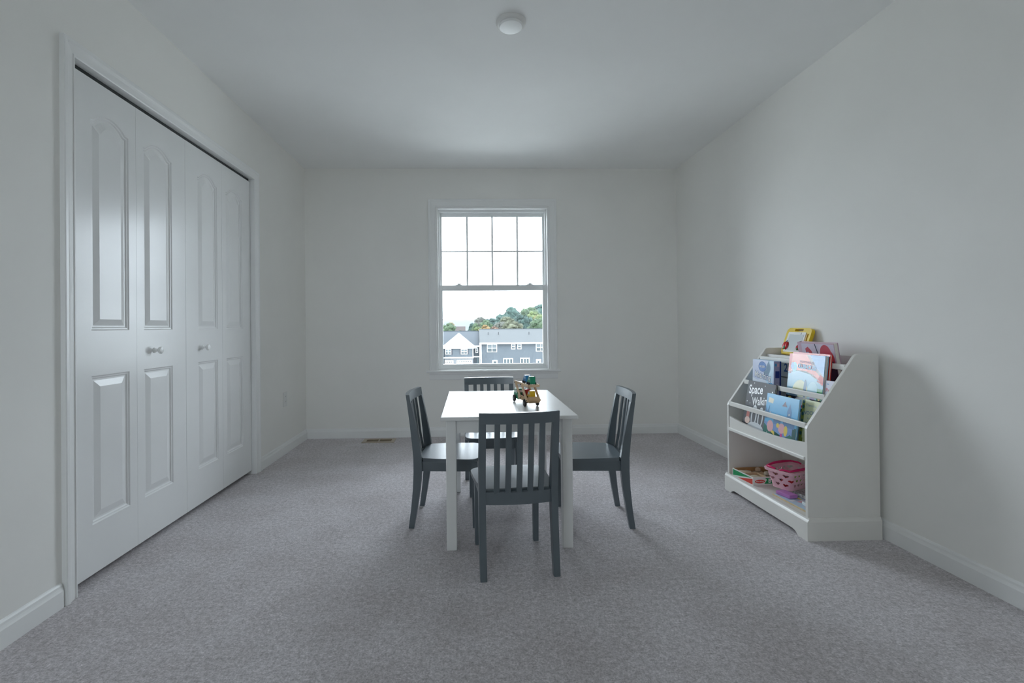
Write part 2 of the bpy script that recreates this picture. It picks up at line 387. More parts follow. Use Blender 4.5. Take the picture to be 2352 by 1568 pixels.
# ================================================================= chairs
REAR = [(0, 0), (.014, .10), (.0235, .20), (.027, .28), (.0265, .35), (.0205, .42), (.012, .50), (.002, .58), (-.0045, .625), (-.010, .662)]
FRONT = [(.027, 0), (.045, .10), (.0605, .20), (.068, .28), (.068, .35), (.057, .42), (.042, .50), (.0255, .58), (.016, .625), (.0085, .662)]
def lerp(tab, z):
    for (a, z0), (b_, z1) in zip(tab, tab[1:]):
        if z <= z1: return a+(b_-a)*(z-z0)/(z1-z0)
    return tab[-1][0]
SAG = .020
def bow(x): return -SAG*(1-(x/.161)**2)
def make_chair():
    c = empty('kids_chair')
    for s in (-1, 1):
        x0, x1 = sorted((s*.161, s*.134))
        rz = [p for p in REAR if p[1] < .62]+[(lerp(REAR, .6205), .6205)]; fz = [p for p in FRONT if p[1] < .62]+[(lerp(FRONT, .6205), .6205)]
        obj('back_post', PR(rz+fz[::-1], 'x', x0, x1, bev=.002), GREY, c)
        bm = bmesh.new()
        for z, i in ((0, .013), (.33, .016)): pass
        xs = (s*.150, s*.122); a, b_ = min(xs), max(xs)
        vv = [bm.verts.new(p) for p in ((a+.002, .318, 0), (b_-.002, .318, 0), (b_-.002, .343, 0), (a+.002, .343, 0), (a, .314, .328), (b_, .314, .328), (b_, .345, .328), (a, .345, .328))]
        for q in ((0,3,2,1),(4,5,6,7),(0,1,5,4),(1,2,6,5),(2,3,7,6),(3,0,4,7)): bm.faces.new([vv[i] for i in q])
        bmesh.ops.bevel(bm, geom=list(bm.edges), offset=.002, segments=1, affect='EDGES')
        obj('leg', bm, GREY, c)
        obj('apron', PR([(.062, .280), (.318, .280), (.318, .329), (.062, .329)], 'x', *sorted((s*.146, s*.130))), GREY, c)
    obj('apron', B(-.124, .124, .322, .338, .280, .329), GREY, c)
    def curved(z0, z1, hw, thick, inner=0., n=14, bev=.0025):
        bm = bmesh.new(); rows = []
        for i in range(n+1):
            x = -hw+2*hw*i/n; row = []
            for z, fr_ in ((z0, 0), (z1, 0), (z1, 1), (z0, 1)):
                yr = lerp(REAR, z)+.001+bow(x)*1.0+inner
                row.append(bm.verts.new((x, yr+fr_*thick, z)))
            rows.append(row)
        for A, C in zip(rows, rows[1:]):
            for k in range(4): bm.faces.new((A[k], A[(k+1) % 4], C[(k+1) % 4], C[k]))
        bm.faces.new(rows[0][::-1]); bm.faces.new(rows[-1])
        if bev:
            es = [e for e in bm.edges if len(e.link_faces) == 2 and e.calc_face_angle(0) > R(50)]
            bmesh.ops.bevel(bm, geom=es, offset=bev, segments=2, affect='EDGES', profile=.5)
        return bm
    obj('crest_rail', curved(.617, .662, .161, .0185), GREY, c, True)
    obj('lower_rail', curved(.288, .338, .134, .017, inner=.012), GREY, c, True)
    for i in range(5):
        xc = (i-2)*.0452; bm = bmesh.new(); rows = []
        for k in range(9):
            z = .332+(.622-.332)*k/8
            off_ = lerp(REAR, z)+bow(xc)+.004+.010*max(0, (.42-z)/.09 if z < .42 else 0)
            rows.append([bm.verts.new((xc+sx*.011, off_+sy, z)) for sx, sy in ((-1, 0), (1, 0), (1, .0085), (-1, .0085))])
        for A, C in zip(rows, rows[1:]):
            for q in range(4): bm.faces.new((A[q], A[(q+1) % 4], C[(q+1) % 4], C[q]))
        bm.faces.new(rows[0][::-1]); bm.faces.new(rows[-1])
        obj('slat', bm, GREY, c, True)
    # seat: narrow between the posts, flared to rounded front corners
    pts = [(-.131, .046), (.131, .046), (.131, .071), (.150, .073), (.158, .14), (.1645, .22), (.1675, .29)]
    rc = .045
    for k in range(7):
        a = R(90*k/6); pts.append((.1675-rc+rc*math.cos(a), .358-.012-rc+.006+rc*math.sin(a)))
    pts += [(.09, .3575), (.045, .3605), (0, .3615)]
    pts += [(-x, y) for x, y in pts[::-1][1:] if y > .0465]
    pts = [p for i, p in enumerate(pts) if i == 0 or p != pts[i-1]]
    obj('seat', PR(pts, 'z', .3285, .346, bev=.004, seg=2), GREY, c)
    return c
ch = make_chair()
spots = [((.190, 1.870, 0), 5.4, 'slate grey slatted chair showing the back of its backrest, opposite the window chair'),
         ((-.304, 2.528, 0), -94.5, 'slate grey slatted chair on the closet side of the white table'),
         ((.809, 2.465, 0), 86.5, 'slate grey slatted chair on the bookcase side of the white table'),
         ((.116, 3.128, 0), 183, 'slate grey slatted chair between the white table and the window')]
for i, (loc, rz, lab) in enumerate(spots):
    c = ch if i == 0 else copy_tree(ch)
    c.location = loc; c.rotation_euler = (0, 0, R(rz)); props(c, lab, 'chair', "children's chairs round the play table")

# ================================================================= toy car carrier on the table
WOOD = mat('beech_wood', (.60, .40, .22), .5, .10, 30); WOOD2 = mat('pale_beech_wood', (.72, .52, .33), .5, .08, 30)
TYRE = mat('black_tyre', (.015, .015, .016), .5)
def wheel(parent, x, y, z, r, t, hub=True):
    s = 1 if x > 0 else -1
    w_ = obj('wheel', lathe(bmesh.new(), [(r*.86, -t/2), (r, -t*.3), (r, t*.3), (r*.86, t/2)], axis='x', n=20), TYRE, parent, True); w_.location = (x, y, z)
    if hub: obj('hub', lathe(bmesh.new(), [(r*.36, 0), (r*.36, .0012), (r*.2, .002)], (s*t/2, 0, 0), 'x', 12) if s > 0 else lathe(bmesh.new(), [(r*.36, 0), (r*.36, -.0012), (r*.2, -.002)], (-t/2, 0, 0), 'x', 12), mat('grey_hub', (.25, .25, .27), .4), w_)
TRK = (.297, 2.357, TZ+.0003); TRZ = R(12.8)
tk = empty('toy_car_carrier', TRK, TRZ); tk.scale = (.88, 1, 1); props(tk, 'wooden two-deck toy car carrier with a green cab on the white table', 'toy truck')
bm = bmesh.new(); box(bm, -.031, .031, -.050, .118, .022, .034, .0015); box(bm, -.031, .031, -.050, -.032, .022, .052, .002); box(bm, -.034, -.028, -.05, .118, .026, .046, .001); box(bm, .028, .034, -.05, .118, .026, .046, .001)
obj('lower_deck', bm, WOOD, tk)
bm = bmesh.new(); box(bm, -.030, .030, -.040, .168, .100, .106, .001); box(bm, -.036, -.029, -.042, .170, .099, .112, .0015); box(bm, .029, .036, -.042, .170, .099, .112, .0015); box(bm, -.03, .03, -.044, -.038, .099, .111, .001)
obj('upper_deck', bm, WOOD2, tk)
for s in (-1, 1):
    for yt, yb in ((.050, -.036), (.146, .060)):
        x0, x1 = sorted((s*.034, s*.040))
        obj('strut', PR([(yb-.011, .032), (yb+.010, .026), (yt+.012, .104), (yt-.009, .111)], 'x', x0, x1, bev=.001), WOOD2, tk)
        for (py_, pz_) in ((yb, .034), (yt, .104)): obj('peg', lathe(bmesh.new(), [(.003, 0), (.003, s*.003), (.002, s*.004)], (s*.040, py_, pz_), 'x', 10), TYRE, tk)
    wheel(tk, s*.038, 0, .018, .018, .011); wheel(tk, s*.036, .170, .018, .018, .011)
GRN = mat('green_toy_paint', (.01, .27, .13), .35, .05); PAPER = mat('white_print', (.85, .85, .85), .4, .01)
cb = obj('cab', PR([(.126, .016), (.200, .016), (.202, .042), (.190, .044), (.184, .068), (.142, .071), (.140, .042), (.126, .044)], 'x', -.029, .029, bev=.003, seg=2), GRN, tk)
bm = bmesh.new()
for s in (-1, 1): box(bm, *sorted((s*.0290, s*.0296)), .150, .174, .048, .064)
box(bm, -.020, .020, .1385, .1395, .050, .064)
obj('cab_window', bm, PAPER, cb)
obj('axle', tube(bmesh.new(), [(-.036, 0, .018), (.036, 0, .018)], .003), TYRE, tk)
obj('axle', tube(bmesh.new(), [(-.034, .170, .018), (.034, .170, .018)], .003), TYRE, cb)
def toy_car(col, label, x, y, z, mname):
    m_ = mat(mname, col, .32, .04)
    wpos = Matrix.Rotation(TRZ, 3, 'Z') @ Vector((x, y, z)) + Vector(TRK)
    c = empty('toy_car', wpos, TRZ); props(c, label, 'toy car', 'small cars carried by the toy carrier')
    obj('body', PR([(-.023, .006), (.023, .006), (.024, .019), (.013, .023), (.007, .040), (.003, .043), (-.020, .043), (-.023, .039), (-.025, .012)], 'x', -.0145, .0145, bev=.003, seg=2), m_, c)
    for s in (-1, 1): obj('side_window', B(*sorted((s*.0143, s*.0149)), -.016, -.001, .026, .038), mat('pale_blue_print', (.45, .62, .75), .3), c)
    for s in (-1, 1):
        for yy in (-.014, .013): wheel(c, s*.0170, yy, .0075, .0075, .005, False)
    return c
toy_car((.02, .20, .48), 'blue wooden toy car on the carrier top deck', 0, .056, .1064, 'blue_toy_paint')
toy_car((.01, .30, .16), 'green wooden toy car at the tail of the carrier top deck', 0, -.006, .1064, 'jade_toy_paint')
toy_car((.55, .03, .05), 'red wooden toy car on the carrier lower deck', 0, .066, .0345, 'red_toy_paint')
toy_car((.80, .50, .01), 'yellow wooden toy car at the tail of the carrier lower deck', 0, -.002, .0345, 'yellow_toy_paint')

# ================================================================= bookcase
BO = Vector((1.716, 2.486, 0))
bc = empty('bookcase', BO); props(bc, 'white tiered bookcase with slanted sides, angled racks and an open bottom shelf', 'bookcase')
def bp_(name, bm, parent=None, smooth=False): return obj(name, bm, SHELFW, parent or bc, smooth, off=BO)
BX0, BX1, BYN, BYF = 1.546, 1.889, 2.143, 2.828
side = [(BX0, .012), (BX0, .512), (BX0+.004, .524), (1.776, .846), (1.784, .852), (1.794, .854), (BX1, .854), (BX1, .012)]
bp_('side_panel', PR(side, 'y', BYN, BYN+.018, bev=.0015)); bp_('side_panel', PR(side, 'y', BYF-.018, BYF, bev=.0015))
IN0, IN1 = BYN+.018, BYF-.018
bp_('back_panel', B(1.872, 1.884, IN0, IN1, .05, .836))
bp_('bottom_shelf', B(BX0+.001, 1.872, IN0, IN1, .080, .098))
bp_('tier_shelf', B(BX0+.006, 1.872, IN0, IN1, .376, .391)); bp_('tier_shelf', B(1.664, 1.872, IN0, IN1, .533, .546)); bp_('tier_shelf', B(1.760, 1.872, IN0, IN1, .682, .695))
bp_('riser', B(1.658, 1.670, IN0, IN1, .391, .546)); bp_('riser', B(1.754, 1.766, IN0, IN1, .546, .695))
pts = [(IN0, .378)]; pts += [(IN1, .378)]
for k in range(17):
    u = k/16; yy = IN1+(IN0-IN1)*u; pts.append((yy, .447-.024*(1-(2*u-1)**2)))
bp_('lip', PR(pts, 'x', BX0+.004, BX0+.016, bev=.0015))
bp_('shelf_edging', B(BX0-.004, BX0+.006, IN0, IN1, .362, .380, .003, 2))
for x, z in ((BX0+.003, .510), (1.642, .640), (1.741, .779)): bp_('rail', B(x, x+.013, IN0, IN1, z, z+.026, .0025, 2))
prof = lambda s: [(0, 0), (0, .086), (s*.003, .091), (s*.0065, .097), (s*.008, .104), (s*.012, .104), (s*.012, 0)]
zb_ = .020; fp = [(2.131, 0), (2.131, .086), (2.840, .086), (2.840, 0), (2.775, 0), (2.755, zb_*.8), (2.735, zb_), (2.236, zb_), (2.216, zb_*.8), (2.196, 0)]
bm = PR(fp, 'x', 1.534, BX0)
prism(bm, [(1.534, .086), (1.5365, .091), (1.541, .097), (1.5425, .104), (BX0, .104), (BX0, .086)], 'y', 2.131, 2.840)
bp_('base_molding', bm)
bp_('base_molding', PR([(2.131+a, z) for a, z in prof(1)], 'x', BX0, 1.886)); bp_('base_molding', PR([(2.840-a, z) for a, z in prof(1)], 'x', BX0, 1.886))

# ---------------------------------------------------------------- books
PAGES = mat('page_block', (.82, .79, .72), .8, .05, 90)
def pm(name, col, rough=.30): return mat('print_'+name, col, rough, .02, 12)
def ell(cx, cz, rx, rz, n=22, a0=0, a1=360): return [(cx+rx*math.cos(R(a0+(a1-a0)*i/n)), cz+rz*math.sin(R(a0+(a1-a0)*i/n))) for i in range(n if a1-a0 == 360 else n+1)]
def rect(x0, z0, x1, z1): return [(x0, z0), (x1, z0), (x1, z1), (x0, z1)]
def place(o, x, yc, z, lean, yaw=0, spin=0):
    o.location = (x, yc, z); o.rotation_euler = (-R(lean), R(spin), R(-90+yaw))
def prints(parent, w, shapes, y=-.0003, name='cover_print'):
    """flat print on the front face: shapes = (points from the lower left corner, material), later ones on top"""
    bm = bmesh.new(); mats = []
    for k, (pts, m_) in enumerate(shapes):
        if m_ not in mats: mats.append(m_)
        f = bm.faces.new([bm.verts.new(((min(max(p[0], .0004), w-.0004) if w else p[0])-w/2, y-.00003*k, max(p[1], .0006))) for p in pts]); f.material_index = mats.index(m_)
    bmesh.ops.triangulate(bm, faces=bm.faces[:])
    for f in bm.faces:
        f.normal_update()
        if f.normal.y > 0: f.normal_flip()
    me = bpy.data.meshes.new(name); bm.to_mesh(me); bm.free()
    for m_ in mats: me.materials.append(m_)
    return link(name, me, parent)
def lettering(parent, w, s, size, x, z, m_, y=-.0013, rot=0, bold=0., shear=1., part='lettering'):
    me = text_mesh(s, size, bold); me.materials.clear(); me.materials.append(m_)
    o = link(part, me, parent); o.location = (x-w/2, y, z); o.rotation_euler = (R(90), -R(rot), 0); o.scale = (shear, 1, 1)
    return o
def book(name, label, cat, w, h, t, cover, group=None, board=False):
    b = empty(name); props(b, label, cat, group)
    bm = bmesh.new(); c = .0022
    box(bm, -w/2, w/2, 0, c, 0, h); box(bm, -w/2, w/2, t-c, t, 0, h); box(bm, -w/2-.001, -w/2+c, 0, t, 0, h, .0006)
    obj('cover', bm, cover, b)
    obj('pages', B(-w/2+.001, w/2-.003, c, t-c, .003, h-.003), PAGES, b)
    return b
# front tier
W_ = .250
b = book('picture_book', 'charcoal picture book titled Space Walking in white handwritten letters', 'book', W_, .279, .010, pm('charcoal', (.060, .064, .074), .48))
place(b, 1.584, 2.617, .3950, 10)
WHT = pm('white', (.86, .87, .88)); 
lettering(b, W_, 'Space', .072, .083, .231, WHT, rot=5, bold=.0012, shear=.78); lettering(b, W_, 'Walking', .064, .142, .172, WHT, rot=9, bold=.0010, shear=.72)
sh = [(rect(0, .001, .250, .278), pm('charcoal', (.060, .064, .074), .48))]
for x, z, r in ((.060, .268, .003), (.205, .222, .0035), (.228, .236, .0045), (.016, .158, .004), (.045, .150, .003), (.160, .262, .003), (.19, .13, .003)): sh.append((ell(x, z, r, r, 10), WHT))
PG = pm('pale_grey', (.62, .65, .68)); 
sh += [(ell(.100, .085, .026, .062), PG), (ell(.100, .082, .015, .050), pm('charcoal', (.060, .064, .074), .48)), (ell(.160, .085, .024, .058), PG), (ell(.160, .082, .014, .046), pm('charcoal', (.060, .064, .074), .48)), (ell(.125, .018, .075, .034), PG),
       (rect(.030, .070, .058, .108), pm('brick_red', (.55, .10, .06))), (ell(.045, .052, .024, .020), pm('skin_print', (.78, .56, .48)))]
prints(b, W_, sh)
W_ = .250
b = book('picture_book', 'sky blue picture book with a castle silhouette on its cover', 'book', W_, .236, .009, pm('sky_blue', (.16, .50, .80), .28))
place(b, 1.567, 2.388, .393, 7.5)
LB = pm('slate_blue', (.12, .27, .50)); YEL = pm('warm_yellow', (.80, .62, .12)); PK = pm('soft_pink', (.80, .45, .48)); NV = pm('deep_green', (.03, .12, .12))
sh = [(rect(0, 0, .25, .085), pm('dusk_blue', (.20, .33, .62))), ([(0, 0), (.25, 0), (.25, .030), (.21, .055), (.17, .030), (.12, .040), (.07, .022), (.03, .06), (0, .075)], pm('grass_green', (.03, .20, .16))),
      (rect(.222, 0, .25, .092), NV), ([(.060, .212), (.020, .216), (.016, .190), (.056, .186)], pm('cream', (.80, .78, .62))),
      ([(.130, .185), (.168, .185), (.150, .212)], pm('plum_grey', (.22, .18, .24))),
      ([(.172, .10), (.204, .10), (.204, .165), (.188, .205), (.172, .165)], LB), (rect(.150, .085, .235, .118), LB), (rect(.075, .085, .130, .112), LB), ([(.004, .10), (.03, .11), (.05, .145), (.026, .13), (.030, .175), (.018, .14), (.004, .165)], LB),
      (ell(.188, .150, .004, .006, 10), pm('cream', (.80, .78, .62))), ([(.130, .012), (.160, .012), (.148, .055), (.142, .055)], pm('magenta', (.66, .06, .30))), (ell(.143, .072, .026, .026), PK), (ell(.175, .066, .014, .026), YEL), (ell(.112, .082, .012, .012), YEL),
      (ell(.052, .068, .026, .030), PK), ([(.06, .040), (.095, .026), (.09, .045), (.075, .05)], YEL), (ell(.03, .03, .003, .003, 8), WHT), (ell(.205, .02, .003, .003, 8), WHT)]
for k, (x0, z0, hgt) in enumerate(((.040, .112, .030), (.052, .110, .024), (.062, .108, .022), (.095, .118, .022), (.106, .118, .020), (.118, .117, .018), (.134, .114, .024), (.148, .112, .018), (.160, .108, .020), (.212, .108, .014))):
    sh.append((rect(x0, z0, x0+.006, z0+hgt), pm('pale_lilac', (.66, .70, .84))))
prints(b, W_, sh)
W_ = .128
b = book('picture_book', 'pale yellow picture book with green edge beside the blue castle book', 'book', W_, .236, .010, pm('pale_yellow', (.72, .76, .50), .35))
place(b, 1.606, 2.229, .393, 7)
TXT = pm('blue_grey_ink', (.22, .34, .46)); OL = pm('olive_green', (.30, .36, .05))
prints(b, W_, [(rect(0, 0, .020, .236), OL), (rect(.02, .012, .025, .05), OL)]+[(ell(.010, z, .008, .010, 10), pm('dark_teal', (.04, .12, .13))) for z in (.225, .200, .165, .13, .10, .07)] +
       [([(.085, .02), (.098, .012), (.104, .055), (.112, .095), (.098, .085), (.092, .05)], pm('maroon_grey', (.25, .12, .16))), (ell(.110, .092, .012, .016), PK)])
lettering(b, W_, "There's a", .018, .062, .212, TXT, rot=2); lettering(b, W_, 'WOCKET', .024, .064, .176, TXT, rot=6, bold=.0004); lettering(b, W_, 'in my', .016, .062, .150, TXT); lettering(b, W_, 'POCKET!', .024, .064, .122, TXT, rot=6, bold=.0004)
# second tier
bx_ = empty('game_box'); props(bx_, 'blue and white children\'s matching game box standing on the rack', 'game box')
W_, Hh, Tt = .196, .243, .042
place(bx_, 1.674, 2.681, .5475, 1.5)
obj('box', B(-W_/2, W_/2, 0, Tt, 0, Hh, .001), pm('ice_blue', (.30, .55, .80)), bx_)
sh = [(rect(0, 0, W_, Hh), pm('ice_lilac', (.60, .66, .84))), ([(.0, 0), (W_, 0), (W_, .115), (.12, .135), (.06, .12), (0, .135)], pm('mid_blue', (.06, .36, .68))), ([(.06, .10), (.13, .13), (.17, .20), (.15, Hh), (W_, Hh), (W_, .19), (.18, .12)], pm('ice_pale', (.56, .76, .90))),
      ([(0, .135), (.05, .125), (.10, .14), (.14, .12), (.10, .105), (0, .10)], pm('pale_cloud', (.74, .80, .90))), (ell(.092, .205, .036, .030), pm('royal_blue', (.03, .12, .40))), (ell(.092, .205, .0335, .0275), pm('royal_blue2', (.05, .19, .52))),
      (rect(.076, .05, .125, .105), pm('sand', (.62, .48, .34))), (rect(.086, .05, .100, .10), pm('dark_navy', (.03, .05, .10))), (rect(.100, .05, .118, .085), pm('steel', (.28, .40, .52)))]
prints(bx_, W_, sh)
lettering(bx_, W_, 'FROZEN', .016, .092, .204, WHT, bold=.0004, shear=.85); lettering(bx_, W_, 'Matching', .050, .096, .152, pm('cobalt', (.03, .10, .33)), y=-.0010, rot=-5, bold=.0030, shear=.82); lettering(bx_, W_, 'Matching', .050, .096, .152, WHT, rot=-5, bold=.0008, shear=.82)
sd = empty('side_print'); sd.parent = bx_; sd.location = (W_/2, 0, 0); sd.rotation_euler = (0, 0, R(90))
bm = bmesh.new()
box(bm, .001, Tt-.001, -.0005, .0, .001, Hh-.001); obj('side_face', bm, pm('lilac_grey', (.40, .42, .60)), sd)
prints(sd, 0, [(rect(.032, .001, .041, Hh-.001), pm('navy', (.02, .05, .24))), (rect(.008, .150, .031, .188), pm('navy', (.02, .05, .24))), (ell(.010, .222, .006, .008, 12), pm('mid_blue', (.06, .36, .68))), (rect(.018, .212, .030, .230), pm('pinkish', (.70, .50, .56)))], y=-.0008)
lettering(sd, 0, 'Matching', .026, .020, .072, pm('silver', (.68, .70, .78)), y=-.0016, rot=90, bold=.0005)
W_ = .256
b = book('picture_book', 'glossy orange and light blue hardcover with a clubhouse title on the rack', 'book', W_, .292, .018, pm('light_blue_gloss', (.30, .56, .72), .16))
place(b, 1.680, 2.366, .5495, 6)
OR = pm('orange_red', (.82, .17, .10), .16); RD = pm('red_gloss', (.68, .03, .02), .2); BL = pm('bright_blue', (.03, .28, .62), .16)
sh = [([(0, .195), (.06, .207), (.13, .208), (.19, .190), (.245, .160), (.256, .15), (.256, .292), (0, .292)], OR), (rect(0, .19, .022, .292), RD), ([(.150, .292), (.256, .292), (.256, .185), (.20, .23)], BL), ([(.13, .292), (.152, .292), (.20, .232), (.256, .190), (.256, .172), (.19, .222)], WHT),
      ([(.215, .165), (.256, .145), (.256, .186), (.232, .20)], RD), ([(0, .190), (.06, .203), (.13, .204), (.19, .186), (.245, .156), (.256, .146), (.256, .150), (.19, .192), (.13, .209), (.06, .208), (0, .196)], WHT), (ell(.045, .222, .020, .026), pm('teal_print', (.10, .52, .60), .16)), (ell(.030, .228, .012, .018), BL),
      (ell(.100, .085, .060, .075), pm('pale_lemon', (.74, .76, .48), .16)), (ell(.190, .100, .040, .06), pm('pale_aqua', (.46, .72, .80), .16)), (ell(.055, .05, .034, .060), pm('slate_print', (.18, .30, .44), .16)), (ell(.135, .115, .010, .05), pm('slate_print', (.18, .30, .44), .16)), (ell(.190, .06, .018, .05), pm('mauve_print', (.55, .45, .70), .16)),
      (rect(.22, .02, .256, .13), pm('leaf_green', (.05, .30, .10), .16)), (ell(.236, .09, .010, .018), YEL), (ell(.238, .055, .012, .014), pm('orange_print', (.78, .30, .05), .16)), (rect(0, 0, .256, .072), pm('near_black', (.03, .03, .045), .16)), (ell(.135, .045, .075, .030), pm('soft_white', (.74, .76, .78), .16)), (ell(.030, .055, .016, .012), YEL), (ell(.052, .048, .012, .012), RD), (rect(.07, .02, .20, .032), pm('rose_red', (.55, .12, .16), .16))]
prints(b, W_, sh)
lettering(b, W_, 'MICKEY MOUSE', .0165, .135, .252, pm('ink_plum', (.18, .05, .14)), y=-.0014, rot=-2, bold=.0, shear=.9); lettering(b, W_, 'CLUBHOUSE', .029, .137, .228, BL, y=-.0014, rot=-2, bold=.0020, shear=.80); lettering(b, W_, 'CLUBHOUSE', .029, .137, .228, pm('ice_pale', (.56, .76, .90)), y=-.0018, rot=-2, bold=.0004, shear=.80)
b = book('picture_book', 'plain red hardcover behind the orange and blue hardcover', 'book', .262, .300, .012, RD); place(b, 1.701, 2.367, .5488, 6)
b = book('board_book', 'small white board book with red title tucked by the bookcase side', 'book', .072, .176, .014, pm('lilac_white', (.66, .66, .78), .3)); place(b, 1.690, 2.1985, .5488, 5)
lettering(b, .072, 'Pete', .026, .030, .130, pm('red_ink', (.62, .08, .10)), bold=.0005); lettering(b, .072, 'the Cat', .013, .046, .112, pm('blue_ink', (.08, .30, .60)))
prints(b, .072, [(rect(.001, .001, .071, .175), pm('lilac_white', (.66, .66, .78))), (ell(.018, .160, .007, .003, 10), pm('blue_ink', (.08, .30, .60))), (ell(.052, .158, .007, .003, 10), pm('blue_ink', (.08, .30, .60)))])
# top tier
W_ = .272
b = book('board_book', 'thick white number book showing coloured numerals 1 2 3 behind the top rail', 'book', W_, .118, .052, pm('off_white', (.74, .73, .70), .45)); place(b, 1.772, 2.668, .7000, 4)
lettering(b, W_, '1', .058, .130, .046, pm('green_ink', (.10, .42, .12)), bold=.001); lettering(b, W_, '2', .064, .180, .048, pm('cobalt', (.03, .10, .33)), bold=.0014); lettering(b, W_, '3', .064, .218, .046, pm('orange_print', (.78, .30, .05)), bold=.0014)
prints(b, W_, [(rect(.01, .088, .262, .091), pm('maroon', (.30, .05, .06))), (rect(.01, .082, .262, .086), pm('grey_ink', (.35, .36, .40)))])
W_ = .258
b = book('picture_book', 'pale pink hardcover with red swirls standing on the top tier', 'book', W_, .205, .024, pm('orchid_pink', (.60, .42, .52), .34)); place(b, 1.808, 2.402, .6965, -9)
PP = pm('lilac_mist', (.62, .58, .70)); CR = pm('crimson', (.55, .07, .11)); PL_ = pm('pale_skin', (.78, .60, .58))
sh = [([(.03, 0), (.258, 0), (.258, .198), (.030, .198)], PP), ([(.055, .170), (.075, .182), (.10, .160), (.112, .120), (.125, .095), (.108, .085), (.095, .120), (.075, .155), (.058, .150)], CR), (ell(.118, .090, .014, .020), CR), (ell(.075, .10, .020, .036), pm('slate_teal', (.16, .32, .45))),
      ([(.125, .198), (.132, .198), (.160, .10), (.154, .10)], pm('dark_navy', (.03, .05, .10))), (ell(.197, .150, .038, .046), CR), (ell(.226, .115, .026, .05), CR), (ell(.198, .095, .05, .030), pm('dark_navy', (.03, .05, .10))), (rect(.03, 0, .258, .075), pm('plum_dark', (.10, .06, .12)))]
prints(b, W_, sh)
# yellow drawing board
W_, Hh = .204, .162
yb_ = empty('drawing_board'); props(yb_, 'yellow plastic magnetic drawing board with red apple piece leaning on the wall', 'drawing board')
place(yb_, 1.838, 2.668, .8195, 19)
YP = mat('yellow_plastic', (.80, .56, .01), .28, .02)
def rrect(x0, z0, x1, z1, r, n=6):
    o_ = []
    for cx_, cz_, a0 in ((x1-r, z0+r, -90), (x1-r, z1-r, 0), (x0+r, z1-r, 90), (x0+r, z0+r, 180)):
        o_ += [(cx_+r*math.cos(R(a0+90*k/n)), cz_+r*math.sin(R(a0+90*k/n))) for k in range(n+1)]
    return o_
bm = bmesh.new()
def ring_plate(outer, holes, y0, y1):
    allp = outer+[p for h_ in holes for p in h_]; idx = []; k = 0
    for lp in [outer]+holes: idx.append(list(range(k, k+len(lp)))); k += len(lp)
    es = [(l_[i], l_[(i+1) % len(l_)]) for l_ in idx for i in range(len(l_))]
    V, E_, F_, *_ = delaunay_2d_cdt([Vector(p) for p in allp], es, [], 0, 1e-7)
    def inside(p, poly):
        c_ = False; j = len(poly)-1
        for i in range(len(poly)):
            if (poly[i][1] > p[1]) != (poly[j][1] > p[1]) and p[0] < (poly[j][0]-poly[i][0])*(p[1]-poly[i][1])/(poly[j][1]-poly[i][1])+poly[i][0]: c_ = not c_
            j = i
        return c_
    tris = []
    for f in F_:
        c_ = (sum(V[i].x for i in f)/len(f), sum(V[i].y for i in f)/len(f))
        if inside(c_, outer) and not any(inside(c_, h_) for h_ in holes): tris.append(f)
    return V, tris
V, tris = ring_plate(rrect(-W_/2, 0, W_/2, Hh, .026), [rrect(-.035, Hh-.019, .035, Hh-.007, .004, 3)], 0, .022)
fv = [bm.verts.new((p.x, 0, p.y)) for p in V]; bv = [bm.verts.new((p.x, .020, p.y)) for p in V]
from collections import Counter
ec = Counter()
for f in tris:
    bm.faces.new([fv[i] for i in f]); bm.faces.new([bv[i] for i in f[::-1]])
    for i in range(len(f)): ec[tuple(sorted((f[i], f[(i+1) % len(f)])))] += 1
for (i, j), n_ in ec.items():
    if n_ == 1: bm.faces.new((fv[i], fv[j], bv[j], bv[i]))
obj('frame', bm, YP, yb_)
obj('screen_surround', PR(rrect(-.080, .016, .066, Hh-.026, .006, 3), 'y', -.0025, .0), PLATE, yb_)
obj('screen', PR(rrect(-.064, .024, .054, Hh-.040, .004, 3), 'y', -.0035, -.0024), mat('grey_screen', (.50, .55, .56), .3), yb_)
obj('name_plate', PR(rrect(-.030, Hh-.042, .030, Hh-.028, .004, 3), 'y', -.0045, -.002), PLATE, yb_)
bm = bmesh.new(); box(bm, .072, .084, -.004, .0, .05, .128, .002)
obj('pen_slot', bm, mat('amber_plastic', (.55, .30, .01), .3), yb_)
obj('bottom_tray', B(-.078, .078, -.008, .001, .002, .012, .003, 2), YP, yb_)
def apple(x, z, s):
    bm = bmesh.new()
    for cx_ in (-.008, .008):
        bmesh.ops.create_uvsphere(bm, u_segments=14, v_segments=10, radius=1, matrix=Matrix.Translation((x+cx_*s, -.006, z)) @ Matrix.Diagonal((.0115*s, .008, .021*s, 1)))
    a = obj('apple_piece', bm, mat('red_apple_plastic', (.62, .02, .03), .22), yb_, True)
    obj('stem', tube(bmesh.new(), [(x, -.006, z+.018*s), (x+.003, -.006, z+.028*s)], .0018, 6), HOLE, a)
    bm = bmesh.new(); bmesh.ops.create_uvsphere(bm, u_segments=12, v_segments=8, radius=1, matrix=Matrix.Translation((x+.003, -.0125, z-.012*s)) @ Matrix.Diagonal((.007*s, .004, .009*s, 1)))
    obj('caterpillar', bm, mat('green_plastic', (.02, .26, .10), .3), a, True)
apple(-.068, .052, 1.15); apple(.045, .044, .8)

